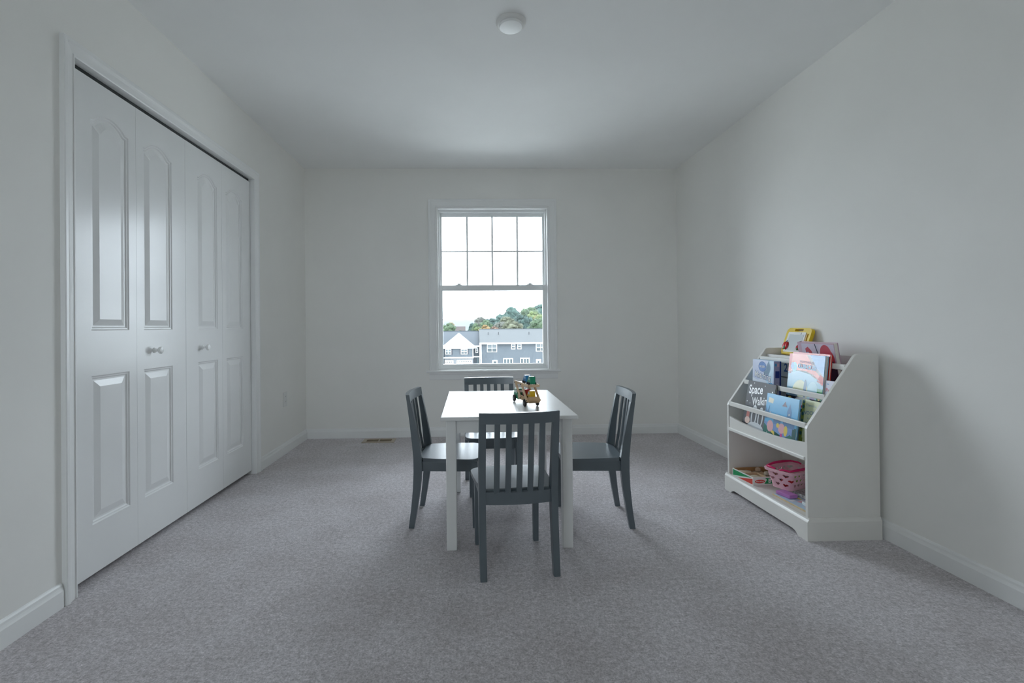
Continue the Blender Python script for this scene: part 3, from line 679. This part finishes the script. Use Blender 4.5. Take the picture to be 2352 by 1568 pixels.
# ---------------------------------------------------------------- bottom shelf: tray, basket, puzzle board
TRW = mat('birch_ply', (.50, .28, .12), .55, .15, 25); FZ = .0985
ty = empty('wooden_tray', (1.564, 2.598, FZ), R(4)); props(ty, 'open wooden toy food box with green and red printed sides', 'toy box')
tl, tw, th = .188, .186, .045                                  # depth along x, length along y, height
PW = pm('paper_white', (.80, .79, .76), .5); PGn = pm('green_band', (.01, .30, .10), .45); PRd = pm('red_band', (.66, .07, .05), .45)
obj('base', B(.004, tl-.004, .004, tw-.004, 0, .004), TRW, ty)
fw = obj('wall', B(0, .005, 0, tw, 0, th), PW, ty)
bm = bmesh.new()
for k, (pts, mi) in enumerate((([(tw-.006, .006), (tw-.006, .040), (.012, .040)], 0), ([(.005, .005), (.005, .036), (tw*.72, .005)], 1))):
    f = bm.faces.new([bm.verts.new((-.0004, y, z)) for y, z in pts]); f.material_index = mi
obj('side_print', bm, [PGn, PRd], fw)
nw = obj('wall', B(.005, tl, 0, .005, 0, th), PW, ty)
bm = bmesh.new()
for pts, mi in ((ell(.040, .022, .030, .010), 0), ([(.066, .008), (.150, .008), (.150, .040), (.070, .040), (.082, .030)], 1)):
    f = bm.faces.new([bm.verts.new((x, -.0005, z)) for x, z in pts]); f.material_index = mi
obj('side_print', bm, [PRd, PGn], nw)
me = text_mesh('Melissa & Doug', .0085, .0002); me.materials.clear(); me.materials.append(WHT); o = link('lettering', me, nw); o.location = (.040, -.0009, .022); o.rotation_euler = (R(90), 0, 0); o.scale = (.82, 1, 1)
me = text_mesh('B', .030, .0012); me.materials.clear(); me.materials.append(WHT); o = link('lettering', me, nw); o.location = (.098, -.0009, .023); o.rotation_euler = (R(90), 0, 0)
obj('wall', B(tl-.005, tl, .005, tw, 0, th), TRW, ty); obj('wall', B(.005, tl-.005, tw-.005, tw, 0, th), TRW, ty)
obj('divider', B(.005, tl-.005, tw*.52, tw*.52+.004, .004, th-.004), WOOD2, ty); obj('divider', B(.090, .094, .005, tw*.52, .004, th-.004), WOOD2, ty)
def food(name, label, x, y, col, kind):
    p = Matrix.Rotation(R(4), 3, 'Z') @ Vector((x, y, .0045)) + Vector((1.564, 2.598, FZ))
    m_ = mat('food_'+name+label[:6], col, .5, .12, 60); bm = bmesh.new()
    if kind == 0:
        for k, (r_, h_) in enumerate(((.024, .006), (.022, .008), (.024, .006))): lathe(bm, [(r_*.9, 0), (r_, .002), (r_, h_-.002), (r_*.85, h_)], (.003*k, .004*k, .0075*k), n=18)
    elif kind == 1:
        prism(bm, [(-.026, -.014), (.020, -.018), (.030, 0), (.018, .016), (-.022, .016), (-.032, 0)], 'z', 0, .024, bev=.003, seg=2)
    else:
        prism(bm, [(-.02, -.012), (.022, -.008), (.024, .012), (-.018, .014)], 'z', 0, .018, bev=.003, seg=2)
        lathe(bm, [(.010, .018), (.013, .022), (.011, .030), (.004, .033)], (.002, .002, 0), n=14)
    o = obj(name, bm, m_, smooth=True); o.location = p; o.scale = (1.25, 1.25, 1.45); props(o, label, 'toy food', 'wooden food pieces in the toy box')
food('toy_food', 'cream round wooden slices stacked in the toy food box', .042, .040, (.62, .55, .40), 0)
food('toy_food', 'pale faceted wooden loaf lying in the toy food box', .048, .140, (.70, .58, .42), 1)
food('toy_food', 'small cream wooden piece with a round top in the toy food box', .132, .070, (.66, .60, .48), 2)
food('toy_food', 'dark brown wooden piece in the corner of the toy food box', .140, .033, (.16, .09, .06), 1)
food('toy_food', 'light tan wooden piece at the back of the toy food box', .132, .146, (.62, .46, .32), 2)

pb = empty('puzzle_board', (1.690, 2.320, FZ), R(2)); props(pb, 'flat wooden puzzle board with pale printed face under the pink basket', 'puzzle')
obj('board', B(-.105, .105, -.140, .140, 0, .007, .001), mat('pale_ply', (.66, .52, .30), .5, .1, 40), pb)
bm = bmesh.new(); box(bm, -.101, .101, -.136, .136, .0069, .0078); pf = obj('printed_face', bm, pm('pale_blue_face', (.55, .68, .80), .4), pb)
bm = bmesh.new()
cols = [pm('blue_ink', (.08, .30, .60)), pm('soft_pink', (.80, .45, .48)), pm('lilac_mist', (.62, .58, .70)), YEL, WHT]
for k in range(22):
    x, y = random.uniform(-.095, .06), random.uniform(-.13, .09); a_, b2 = random.uniform(.012, .035), random.uniform(.01, .03)
    f = bm.faces.new([bm.verts.new((x+p, y+q_, .0079+.00004*k)) for p, q_ in ((0, 0), (a_, .004), (a_*.9, b2), (-.003, b2*.9))]); f.material_index = k % 5
obj('printed_art', bm, cols, pf)
def blk(label, x, y, z, sx, sy, sz, rz, m_, name='toy_block', cat='toy block'):
    o = obj(name, B(-sx/2, sx/2, -sy/2, sy/2, 0, sz, .003, 2), m_); o.location = (x, y, z); o.rotation_euler = (0, 0, R(rz)); return props(o, label, cat)
PZ = FZ+.0092
blk('orchid purple flat block on the puzzle board under the basket', 1.628, 2.412, PZ, .052, .085, .018, 12, mat('orchid_plastic', (.50, .20, .52), .35))
blk('white block near the edge of the puzzle board', 1.640, 2.262, PZ, .040, .060, .016, -8, mat('chalk_block', (.72, .76, .76), .4))
blk('black and white patterned block on the puzzle board under the basket', 1.735, 2.380, PZ, .11, .12, .018, 6, mat('speckled_block', (.02, .02, .02), .4, 0, 70, col2=(.75, .75, .75)))
blk('blue block beside the white block on the puzzle board', 1.700, 2.225, PZ, .045, .050, .012, 4, mat('azure_block', (.08, .36, .60), .35))

# pink basket with heart-shaped holes
BKZ = PZ+.0185
bk = empty('toy_basket', (1.710, 2.500, BKZ), R(22)); props(bk, 'pink plastic toy basket with heart cut-outs and hot pink handles', 'basket')
PKM = mat('pink_plastic', (.84, .50, .57), .35, .02); HPK = mat('hot_pink_plastic', (.72, .02, .15), .25, .02)
bL, bW, bH = .170, .108, .098; tL, tW = .218, .150
def perim(L_, W2, r, s):
    """point on a rounded rectangle at fraction s (0..1) and the same parametrisation for every size"""
    a, c = L_-2*r, W2-2*r; segs = [a, math.pi*r/2, c, math.pi*r/2]*2; tot = [0.6, .09, .22, .09]  # weights kept equal between sizes
    wts = [.30, .05, .10, .05]*2; sw = sum(wts); t_ = (s % 1)*sw; i = 0
    while t_ > wts[i]+1e-9: t_ -= wts[i]; i += 1
    u = t_/wts[i]
    hx, hy = L_/2-r, W2/2-r
    if i == 0: return (-hx+a*u, -W2/2)
    if i == 2: return (L_/2, -hy+c*u)
    if i == 4: return (hx-a*u, W2/2)
    if i == 6: return (-L_/2, hy-c*u)
    cx_, cy_, a0 = {1: (hx, -hy, -90), 3: (hx, hy, 0), 5: (-hx, hy, 90), 7: (-hx, -hy, 180)}[i]
    an = R(a0+90*u); return (cx_+r*math.cos(an), cy_+r*math.sin(an))
PER = .50; HB = bH-.012                                    # unrolled size used for the layout (metres)
def heart(cx_, cz_, s):
    out = []
    for k in range(16):
        t_ = 2*math.pi*k/16; out.append((cx_+s*16*math.sin(t_)**3/17, cz_+s*(13*math.cos(t_)-5*math.cos(2*t_)-2*math.cos(3*t_)-math.cos(4*t_))/17+s*.15))
    return out
holes = []
for row, zc in enumerate((.020, .046, .072)):
    n_ = 15
    for k in range(n_): holes.append(heart(PER*(k+.5*(row % 2)+.25)/n_, zc, .0104))
grid = [(PER*i/72, HB*j/6) for i in range(73) for j in range(7)]
def ins(p, poly):
    c_ = False; j = len(poly)-1
    for i in range(len(poly)):
        if (poly[i][1] > p[1]) != (poly[j][1] > p[1]) and p[0] < (poly[j][0]-poly[i][0])*(p[1]-poly[i][1])/(poly[j][1]-poly[i][1])+poly[i][0]: c_ = not c_
        j = i
    return c_
pts = []; es = []
for h_ in holes:
    k = len(pts); pts += h_; es += [(k+i, k+(i+1) % 16) for i in range(16)]
def nearh(p):
    for h_ in holes:
        cx_ = sum(q[0] for q in h_)/16; cz_ = sum(q[1] for q in h_)/16
        if abs(p[0]-cx_) < .012 and abs(p[1]-cz_) < .012: return True
    return False
pts += [p for p in grid if p[0] in (0, PER) or not nearh(p)]
V, E_, F_, *_ = delaunay_2d_cdt([Vector(p) for p in pts], es, [], 0, 1e-7)
bm = bmesh.new()
def on_wall(p, inset):
    t_ = p.y/bH; L_ = bL+(tL-bL)*t_-2*inset; W2 = bW+(tW-bW)*t_-2*inset
    q = perim(L_, W2, .028, p.x/PER); return (q[0], q[1], .004+p.y)
fo = [bm.verts.new(on_wall(p, 0)) for p in V]; fi = [bm.verts.new(on_wall(p, .0022)) for p in V]; ec = Counter()
for f in F_:
    c_ = (sum(V[i].x for i in f)/len(f), sum(V[i].y for i in f)/len(f))
    if any(abs(c_[0]-h_[0][0]) < .03 and ins(c_, h_) for h_ in holes): continue
    bm.faces.new([fo[i] for i in f]); bm.faces.new([fi[i] for i in f[::-1]])
    for i in range(len(f)): ec[tuple(sorted((f[i], f[(i+1) % len(f)])))] += 1
for (i, j), n_ in ec.items():
    if n_ == 1 and not (abs(V[i].x-V[j].x) < 1e-6 and (V[i].x < 1e-6 or V[i].x > PER-1e-6)):
        try: bm.faces.new((fo[i], fo[j], fi[j], fi[i]))
        except ValueError: pass
bmesh.ops.remove_doubles(bm, verts=bm.verts, dist=1e-5)
obj('body', bm, PKM, bk, True)
def rr3(L_, W2, r, z, n=80): return [(*perim(L_, W2, r, k/n), z) for k in range(n)]
bm = bmesh.new(); rings = [[bm.verts.new(p) for p in rr3(L_, W2, .03, z)] for L_, W2, z in ((tL-.006, tW-.006, bH-.012), (tL+.010, tW+.010, bH-.010), (tL+.014, tW+.014, bH+.002), (tL+.008, tW+.008, bH+.004), (tL-.006, tW-.006, bH+.003))]
for A, C in zip(rings, rings[1:]+rings[:1]):
    for k in range(80): bm.faces.new((A[k], A[(k+1) % 80], C[(k+1) % 80], C[k]))
obj('rim', bm, PKM, bk, True)
bm = bmesh.new(); lo = [bm.verts.new(p) for p in rr3(bL, bW, .028, 0)]; hi = [bm.verts.new(p) for p in rr3(bL, bW, .028, .004)]
bm.faces.new(lo[::-1]); bm.faces.new(hi)
for k in range(80): bm.faces.new((lo[k], lo[(k+1) % 80], hi[(k+1) % 80], hi[k]))
obj('bottom', bm, PKM, bk)
for s in (-1, 1):
    hp = [(-tL/2+.004, s*.012, bH+.006), (-tL/2+.002, s*.030, bH+.010)]
    for k in range(13):
        u = k/12; hp.append((-(tL/2-.012)+(tL-.024)*u, s*(tW/2-.012+.010*math.sin(math.pi*u)), bH+.010+.003*math.sin(math.pi*u)))
    hp += [(tL/2-.002, s*.030, bH+.010), (tL/2-.004, s*.012, bH+.006)]
    obj('handle', tube(bmesh.new(), hp, [.0045]*2+[.0052+.0018*math.sin(math.pi*k/12) for k in range(13)]+[.0045]*2, 10), HPK, bk, True)
def toyball(name, label, x, y, z, r, sc, col):
    bm = bmesh.new(); bmesh.ops.create_uvsphere(bm, u_segments=18, v_segments=12, radius=r)
    for v_ in bm.verts: v_.co = Vector((v_.co.x*sc[0], v_.co.y*sc[1], v_.co.z*sc[2]))*(1+.05*noise.noise(v_.co*60))
    p = Matrix.Rotation(R(22), 3, 'Z') @ Vector((x, y, z)) + Vector((1.710, 2.500, BKZ))
    o = obj(name, bm, mat('toy_'+label[:8], col, .35, .06), smooth=True); o.location = p; props(o, label, 'toy food', 'play food inside the pink basket')
toyball('toy_fruit', 'red toy fruit inside the pink basket, seen through its heart holes', -.045, -.012, .0315, .027, (1.2, 1, 1), (.55, .03, .04))
toyball('toy_vegetable', 'bright green toy vegetable inside the pink basket, seen through its heart holes', .050, -.010, .0285, .024, (1.1, 1.1, 1), (.16, .42, .02))
toyball('toy_vegetable', 'dark toy aubergine inside the pink basket, seen through its heart holes', .004, .026, .0245, .020, (1.7, .9, 1), (.05, .02, .05))

# ================================================================= outside
SID = mat('grey_siding', (.040, .048, .055), .8, .05, .6); ROOF = mat('light_grey_shingle', (.032, .035, .036), .9, .06, 1.2); ROOF2 = mat('blue_grey_shingle', (.022, .027, .032), .9, .06, 1.2)
BWH = mat('white_siding', (.62, .64, .63), .7, .02, 1); SHUT = mat('dark_shutter', (.010, .012, .018), .6); PANE = mat('house_pane', (.02, .03, .034), .15, .15, .8); PANE2 = mat('house_pane_light', (.05, .064, .07), .2, .1, .8)
STONE = mat('pale_stone', (.10, .103, .107), .9, .12, 3)
ASPH = mat('pale_asphalt', (.30, .30, .30), .95, .08, .3); GRASS = mat('lawn', (.12, .16, .06), .95, .2, .2)
GZ = -8.2
bm = bmesh.new(); NX, NY = 40, 30
def gnd(x, y):
    s1 = min(1, max(0, (x+5)/55)); s1 = s1*s1*(3-2*s1); s2 = min(1, max(0, (y-108)/150)); s2 = s2*s2*(3-2*s2)
    return GZ+10*s1*s2+1.5*s2
vv = [[bm.verts.new((-160+360*i/NX, -180+600*j/NY, gnd(-160+360*i/NX, -180+600*j/NY))) for j in range(NY+1)] for i in range(NX+1)]
for i in range(NX):
    for j in range(NY): bm.faces.new((vv[i][j], vv[i+1][j], vv[i+1][j+1], vv[i][j+1]))
struct('ground', bm, mat('ground_cover', (.36, .36, .34), .95, 0, .05, col2=(.46, .46, .45)), smooth=True)
bm = bmesh.new(); prev = None
for i in range(81):
    x = -1200+30*i; ht = 25+5*noise.noise(Vector((x*.003, 0, 3)))+2.5*noise.noise(Vector((x*.02, 1, 3)))
    row = [bm.verts.new(p) for p in ((x, 900, -20), (x, 1200, ht*.45), (x, 1450, ht*.95), (x, 1600, ht), (x, 1900, -20))]
    if prev:
        for k in range(4): bm.faces.new((prev[k], row[k], row[k+1], prev[k+1]))
    prev = row
struct('distant_hills', bm, mat('wooded_hill', (.011, .015, .016), .95, .2, .02), smooth=True)

def hwin(parent, x0, x1, z0, z1, y, cols, rows, off, lower_dark=True, fw=.09):
    bm = bmesh.new(); box(bm, x0, x1, y-.06, y+.05, z0, z1)
    o_ = obj('window', bm, BWH, parent, off=off)
    cw = (x1-x0-fw*(cols+1))/cols; rh = (z1-z0-fw*(rows+1))/rows
    for i in range(cols):
        for j in range(rows):
            a = x0+fw+i*(cw+fw); b_ = z0+fw+j*(rh+fw)
            obj('pane', B(a, a+cw, y-.075, y-.055, b_, b_+rh), PANE if (j == 0 or not lower_dark) else PANE2, o_, off=off)
    return o_
# right-hand block
HO = Vector((14, 92, GZ)); hb = empty('townhouse', HO); props(hb, 'long grey townhouse with pale shingle roof seen through the window', 'house')
HX0, HX1 = 1.95, 40
obj('wall', B(HX0, HX1, 92, 102, GZ, -2.32), SID, hb, off=HO)
obj('roof', PR([(91.4, -2.36), (91.4, -2.20), (97, .42), (102.6, -2.20), (102.6, -2.36)], 'x', HX0-.25, HX1+.3), ROOF, hb, off=HO)
obj('eave_board', B(HX0-.25, HX1+.3, 91.30, 91.42, -2.46, -2.20), BWH, hb, off=HO); obj('ridge_cap', B(HX0-.25, HX1+.3, 96.85, 97.15, .36, .46), ROOF2, hb, off=HO)
obj('corner_board', B(HX0-.08, HX0+.12, 91.93, 92.02, GZ, -2.4), BWH, hb, off=HO)
for x in (3.50, 5.56, 11.65): obj('vent_pipe', lathe(bmesh.new(), [(.07, 0), (.07, .62), (.085, .62), (.085, .66)], (x, 94.6, -.86), n=10), mat('vent_grey', (.012, .014, .016), .6), hb, off=HO)
hwin(hb, 3.16, 5.08, -4.05, -2.52, 92, 2, 2, HO)
hwin(hb, 7.86, 8.62, -3.53, -2.50, 92, 1, 2, HO); hwin(hb, 9.08, 9.84, -3.52, -2.49, 92, 1, 2, HO)
hwin(hb, 12.66, 14.5, -4.00, -2.46, 92, 2, 2, HO)
hwin(hb, 6.28, 8.18, -6.9, -5.26, 92, 3, 1, HO, False, .14); hwin(hb, 9.56, 11.4, -6.9, -5.22, 92, 3, 1, HO, False, .14)
hwin(hb, 4.14, 5.14, -6.9, -5.62, 92, 1, 1, HO, False, .2); hwin(hb, 12.66, 13.6, -6.9, -5.50, 92, 1, 1, HO, True, .3)
# left-hand block with gable
HO2 = Vector((-2.5, 91, GZ)); h2 = empty('townhouse', HO2); props(h2, 'townhouse with white gable and dark shuttered windows seen through the window', 'house')
obj('wall', B(-40, 1.69, 93, 101, GZ, -3.0), SID, h2, off=HO2)
obj('roof', PR([(92.3, -2.92), (92.3, -2.74), (97.4, .06), (102, -2.5), (102, -2.7)], 'x', -40.3, 1.69), ROOF2, h2, off=HO2)
obj('ridge_cap', B(-40.3, 1.69, 97.25, 97.55, .0, .10), mat('ridge_slate', (.015, .02, .026), .8), h2, off=HO2)
obj('fascia', B(.62, 1.69, 92.22, 92.34, -3.02, -2.74), BWH, h2, off=HO2)
obj('bay_wall', B(-5.0, .42, 90.2, 93.2, GZ, -3.18), SID, h2, off=HO2)
gb = obj('gable', PR([(-5.25, -3.20), (.72, -3.20), (.72, -2.98), (-2.28, -.52), (-5.25, -2.98)], 'y', 89.95, 90.25), BWH, h2, off=HO2)
obj('gable_roof', PR([(-5.55, -3.12), (-2.28, -.46), (1.02, -3.12), (1.02, -2.98), (-2.28, -.28), (-5.55, -2.98)], 'y', 89.8, 96.5), ROOF2, h2, off=HO2)
obj('verge_board', PR([(-5.60, -3.22), (-2.28, -.52), (1.06, -3.22), (1.06, -2.96), (-2.28, -.26), (-5.60, -2.96)], 'y', 89.70, 89.80), BWH, h2, off=HO2)
obj('band', B(-5.1, .5, 89.9, 90.2, -5.02, -4.80), BWH, h2, off=HO2); obj('band', B(.5, 1.69, 92.8, 93.0, -5.06, -4.86), BWH, h2, off=HO2)
obj('corner_board', B(.34, .46, 90.12, 90.22, -4.8, -3.2), BWH, h2, off=HO2)
for a in ((-4.85, -3.72), (-1.90, -.66)): hwin(h2, a[0], a[1], -4.28, -3.28, 90.2, 2, 2, HO2)
for a in ((-3.66, -3.46), (-2.14, -1.95), (-.62, -.42)): obj('shutter', B(*a, 90.12, 90.2, -4.26, -3.22), SHUT, h2, off=HO2)
hwin(h2, .90, 1.42, -4.18, -3.16, 93, 1, 2, HO2)
for a in ((.62, .88), (1.46, 1.62)): obj('shutter', B(*a, 92.92, 93.0, -4.2, -3.16), SHUT, h2, off=HO2)
obj('stone_facing', B(-5.0, .42, 90.12, 90.2, GZ, -5.04), STONE, h2, off=HO2)
for a, n_ in (((-4.95, -3.35), 4), ((-2.7, .2), 8)):
    g_ = obj('garage_door', B(*a, 90.04, 90.12, GZ, -5.42), BWH, h2, off=HO2)
    for k in range(n_):
        s_ = (a[1]-a[0]-.2)/n_; obj('pane', B(a[0]+.12+k*s_, a[0]+.12+k*s_+s_*.62, 90.0, 90.045, -5.80, -5.64), PANE, g_, off=HO2)
obj('entry_door', B(1.15, 1.62, 92.9, 93.0, GZ, -5.2), mat('teal_door', (.03, .05, .057), .5), h2, off=HO2)
# white gable roof of the neighbour at the left edge
HO3 = Vector((-9, 88, GZ)); h3 = empty('townhouse', HO3); props(h3, 'white walled house end with steep roof beside the gabled townhouse', 'house')
obj('wall', B(-12.5, -5.25, 86, 89.6, GZ, -2.95), BWH, h3, off=HO3)
obj('roof', PR([(-13, -2.95), (-8.9, 2.2), (-5.05, -2.95), (-5.05, -2.75), (-8.9, 2.45), (-13, -2.75)], 'y', 85.7, 89.6), BWH, h3, off=HO3)

# ---------------------------------------------------------------- trees
def leafm(nm, c):
    M = mat('leaf_'+nm, tuple(a*.15 for a in c), .9, 0, 1.1, col2=tuple(min(1, a*.36) for a in c), bump=1., bscale=2.2)
    for n_ in M.node_tree.nodes:
        if n_.type == 'BUMP': n_.inputs['Distance'].default_value = .6
    return M
LEAF = {'green': leafm('green', (.115, .20, .085)), 'deep': leafm('deep', (.055, .135, .105)), 'teal': leafm('teal', (.075, .175, .135)), 'lime': leafm('lime', (.22, .30, .09)), 'olive': leafm('olive', (.20, .215, .12)), 'orange': leafm('orange', (.46, .29, .10)), 'yellow': leafm('yellow', (.42, .36, .13)), 'grey': leafm('grey', (.17, .18, .14)), 'rust': leafm('rust', (.36, .20, .12))}
BARK = mat('bark', (.10, .08, .06), .9, .2, 3)
def tree(x, y, z_top, w_, h_, kind, label, seed):
    """crown of clumped leaf masses on a trunk that stands on the ground"""
    rs = random.Random(seed); g_ = gnd(x, y); t = empty('tree', (x, y, g_)); props(t, label, 'tree', 'trees behind the townhouses')
    bm = bmesh.new(); cz = z_top-h_/2
    n_ = 46
    for k in range(n_):
        a = rs.uniform(0, 2*math.pi); e = rs.uniform(-1, 1); rr = math.sqrt(1-e*e)*rs.uniform(.55, .86)
        c = Vector((math.cos(a)*rr*w_/2, math.sin(a)*rr*w_/2*.8, e*h_*.40)); r_ = rs.uniform(.08, .155)
        mt = Matrix.Translation(c) @ Matrix.Diagonal((w_*r_, w_*r_*.9, h_*r_*.85, 1))
        ret = bmesh.ops.create_icosphere(bm, subdivisions=2, radius=1, matrix=mt)
        for v_ in ret['verts']:
            d = (v_.co-c); v_.co = c+d*(1+.45*noise.noise(v_.co*(9/w_)+Vector((seed, k, 0)))+.55*noise.noise(v_.co*(26/w_)+Vector((k, seed, 4))))
        for q in range(110):
            n3 = Vector((rs.gauss(0, 1), rs.gauss(0, 1), rs.gauss(0, 1))).normalized()
            p = c+Vector((n3.x*w_*r_, n3.y*w_*r_*.9, n3.z*h_*r_*.9))*rs.uniform(.9, 1.4)
            t1 = Vector((rs.gauss(0, 1), rs.gauss(0, 1), rs.gauss(0, 1))).normalized(); t2 = n3.cross(t1)
            sz = w_*rs.uniform(.009, .024)
            bm.faces.new([bm.verts.new(p+t1*sz+n3*sz*.3), bm.verts.new(p+t2*sz), bm.verts.new(p-t1*sz*.8-n3*sz*.3), bm.verts.new(p-t2*sz)])
    bmesh.ops.create_icosphere(bm, subdivisions=2, radius=1, matrix=Matrix.Diagonal((w_*.33, w_*.28, h_*.34, 1)))
    o_ = obj('crown', bm, LEAF[kind], t, False); o_.location = (0, 0, cz-g_)
    for p in o_.data.polygons: p.use_smooth = True
    obj('trunk', tube(bmesh.new(), [(0, 0, -.3), (w_*.02, 0, (cz-g_)*.5), (0, 0, cz-g_+h_*.15)], [w_*.05, w_*.04, w_*.02], 8), BARK, t, True)
ROWS = [
 (-7.0, 150, 2.2, 4.8, 4.4, 'green', 'rounded green tree standing over the ridge of the gabled townhouse, beside the cottage'),
 (-6.4, 156, 2.3, 2.4, 2.0, 'orange', 'small orange-topped tree peeping out behind the rounded green tree'),
 (-4.4, 130, -.2, 3.0, 3.6, 'lime', 'low yellow-green bush between the cottage and the gable peak'),
 (-2.6, 128, .2, 2.6, 3.4, 'green', 'low green bush directly behind the white gable peak'),
 (.15, 135, 1.9, 2.2, 6.0, 'deep', 'narrow dark conifer-like tree at the foot of the hill'),
 (1.35, 133, 1.9, 2.8, 4.4, 'green', 'mid green tree touching the narrow dark tree'),
 (2.0, 128, .8, 2.4, 3.0, 'lime', 'yellow-green bush where the two townhouse roofs meet'),
 (4.1, 130, 1.3, 3.4, 3.6, 'orange', 'bright orange autumn tree above the step between the roofs'),
 (2.7, 123.5, .4, 2.0, 2.2, 'yellow', 'small golden bush below the bright orange autumn tree'),
 (6.6, 132, .9, 2.6, 2.6, 'rust', 'small rust brown bush next to the bright orange autumn tree'),
 (4.0, 190, 4.8, 5.6, 6.5, 'grey', 'grey-brown domed tree where the hill skyline begins'),
 (5.6, 180, 3.5, 5.0, 5.5, 'green', 'mid green tree below the grey-brown domed skyline tree'),
 (8.4, 196, 4.3, 7.0, 6.5, 'deep', 'dark blue-green tree on the low part of the skyline'),
 (12.6, 211, 6.0, 8.0, 8.0, 'teal', 'blue-green tree with a spiky top midway along the skyline'),
 (9.6, 150, 2.3, 5.6, 4.8, 'grey', 'thin grey-brown tree beside the broad olive tree'),
 (12.2, 140, 2.6, 6.4, 5.6, 'olive', 'broad domed olive tree rising above the pale shingle roof'),
 (13.4, 175, 4.6, 5.6, 4.6, 'olive', 'olive tree standing behind the broad domed olive tree'),
 (14.6, 202, 5.3, 6.0, 7.0, 'teal', 'blue-green tree filling the dip before the tall skyline clump'),
 (19.2, 222, 10.1, 8.6, 9.5, 'teal', 'tall blue-green tree heading the skyline clump'),
 (22.6, 242, 8.9, 7.0, 8.0, 'deep', 'dark tree tucked against the tall blue-green skyline tree'),
 (19.5, 180, 5.6, 8.8, 10.0, 'deep', 'large dark tree in the middle of the wooded slope'),
 (26.2, 228, 9.4, 7.5, 9.0, 'green', 'light green tree just past the tall skyline clump'),
 (31.5, 245, 11.1, 10.0, 11.0, 'green', 'wide light green tree near the top of the hill'),
 (40.6, 270, 13.6, 10.0, 10.0, 'teal', 'blue-green tree on the highest point of the hill'),
 (28.5, 212, 7.6, 7.4, 8.5, 'lime', 'yellow-green tree below the wide light green tree'),
 (32.0, 260, 10.8, 6.0, 6.0, 'deep', 'small dark tree on the skyline before the hilltop'),
 (24.6, 170, 3.8, 9.4, 8.6, 'green', 'big mid green tree low on the slope over the shingle roof'),
 (28.6, 197, 5.6, 6.0, 6.5, 'yellow', 'golden yellow tree high on the slope against the window stile'),
 (27.4, 184, 5.4, 6.0, 7.0, 'lime', 'yellow-green tree above the big mid green slope tree'),
 (28.8, 156, 2.8, 5.0, 5.0, 'green', 'green tree above the roof against the window stile'),
 (34, 180, 5, 7, 8, 'green', 'green slope tree half hidden by the window stile'),
 (14.9, 126, .25, 3.2, 2.6, 'rust', 'rust brown bush at the roof ridge under the large dark tree'),
 (17.4, 124, .1, 1.4, 2.4, 'lime', 'smaller of two round yellow-green bushes at the roof ridge'),
 (19.3, 125, .35, 1.7, 2.6, 'lime', 'larger of two round yellow-green bushes at the roof ridge'),
 (21.8, 128, .1, 3.2, 2.2, 'yellow', 'golden bush at the roof ridge under the big mid green slope tree'),
 (25.0, 126, .5, 2.6, 3.0, 'green', 'small green bush at the end of the visible roof ridge'),
 (10.4, 124, -.2, 2.8, 2.4, 'olive', 'low olive bush at the roof ridge under the broad olive tree'),
 (7.6, 121, -.3, 2.4, 2.0, 'yellow', 'low golden bush at the roof ridge near the rust brown bush')]
for i, (x, y, zt, w_, h_, kind, lab) in enumerate(ROWS):
    tree(x, y, zt, w_, h_, kind, lab, i+3)
# distant cottage among the trees
HO4 = Vector((-4.6, 165, gnd(-4.6, 165))); h4 = empty('cottage', HO4); props(h4, 'distant cottage with brown roof among the trees', 'house')
obj('wall', B(-7.2, -2.2, 163, 168, HO4.z-.2, -.9), BWH, h4, off=HO4)
obj('roof', PR([(162.6, -1.0), (165.5, 1.0), (168.4, -1.0)], 'x', -7.6, -1.8), mat('brown_roof', (.022, .014, .012), .9, .1, 1), h4, off=HO4)
# haze over the valley
HZ = bpy.data.materials.new('valley_haze'); HZ.use_nodes = True; n = HZ.node_tree.nodes; n.clear()
o_ = n.new('ShaderNodeOutputMaterial'); vsn = n.new('ShaderNodeVolumeScatter'); vsn.inputs['Color'].default_value = (.90, .96, 1, 1); vsn.inputs['Density'].default_value = .00013
HZ.node_tree.links.new(vsn.outputs[0], o_.inputs['Volume'])
hz = obj('haze', B(-900, 900, 112, 332, -60, 70), HZ); props(hz, 'thin pale haze over the valley beyond the houses', 'haze', kind='stuff')
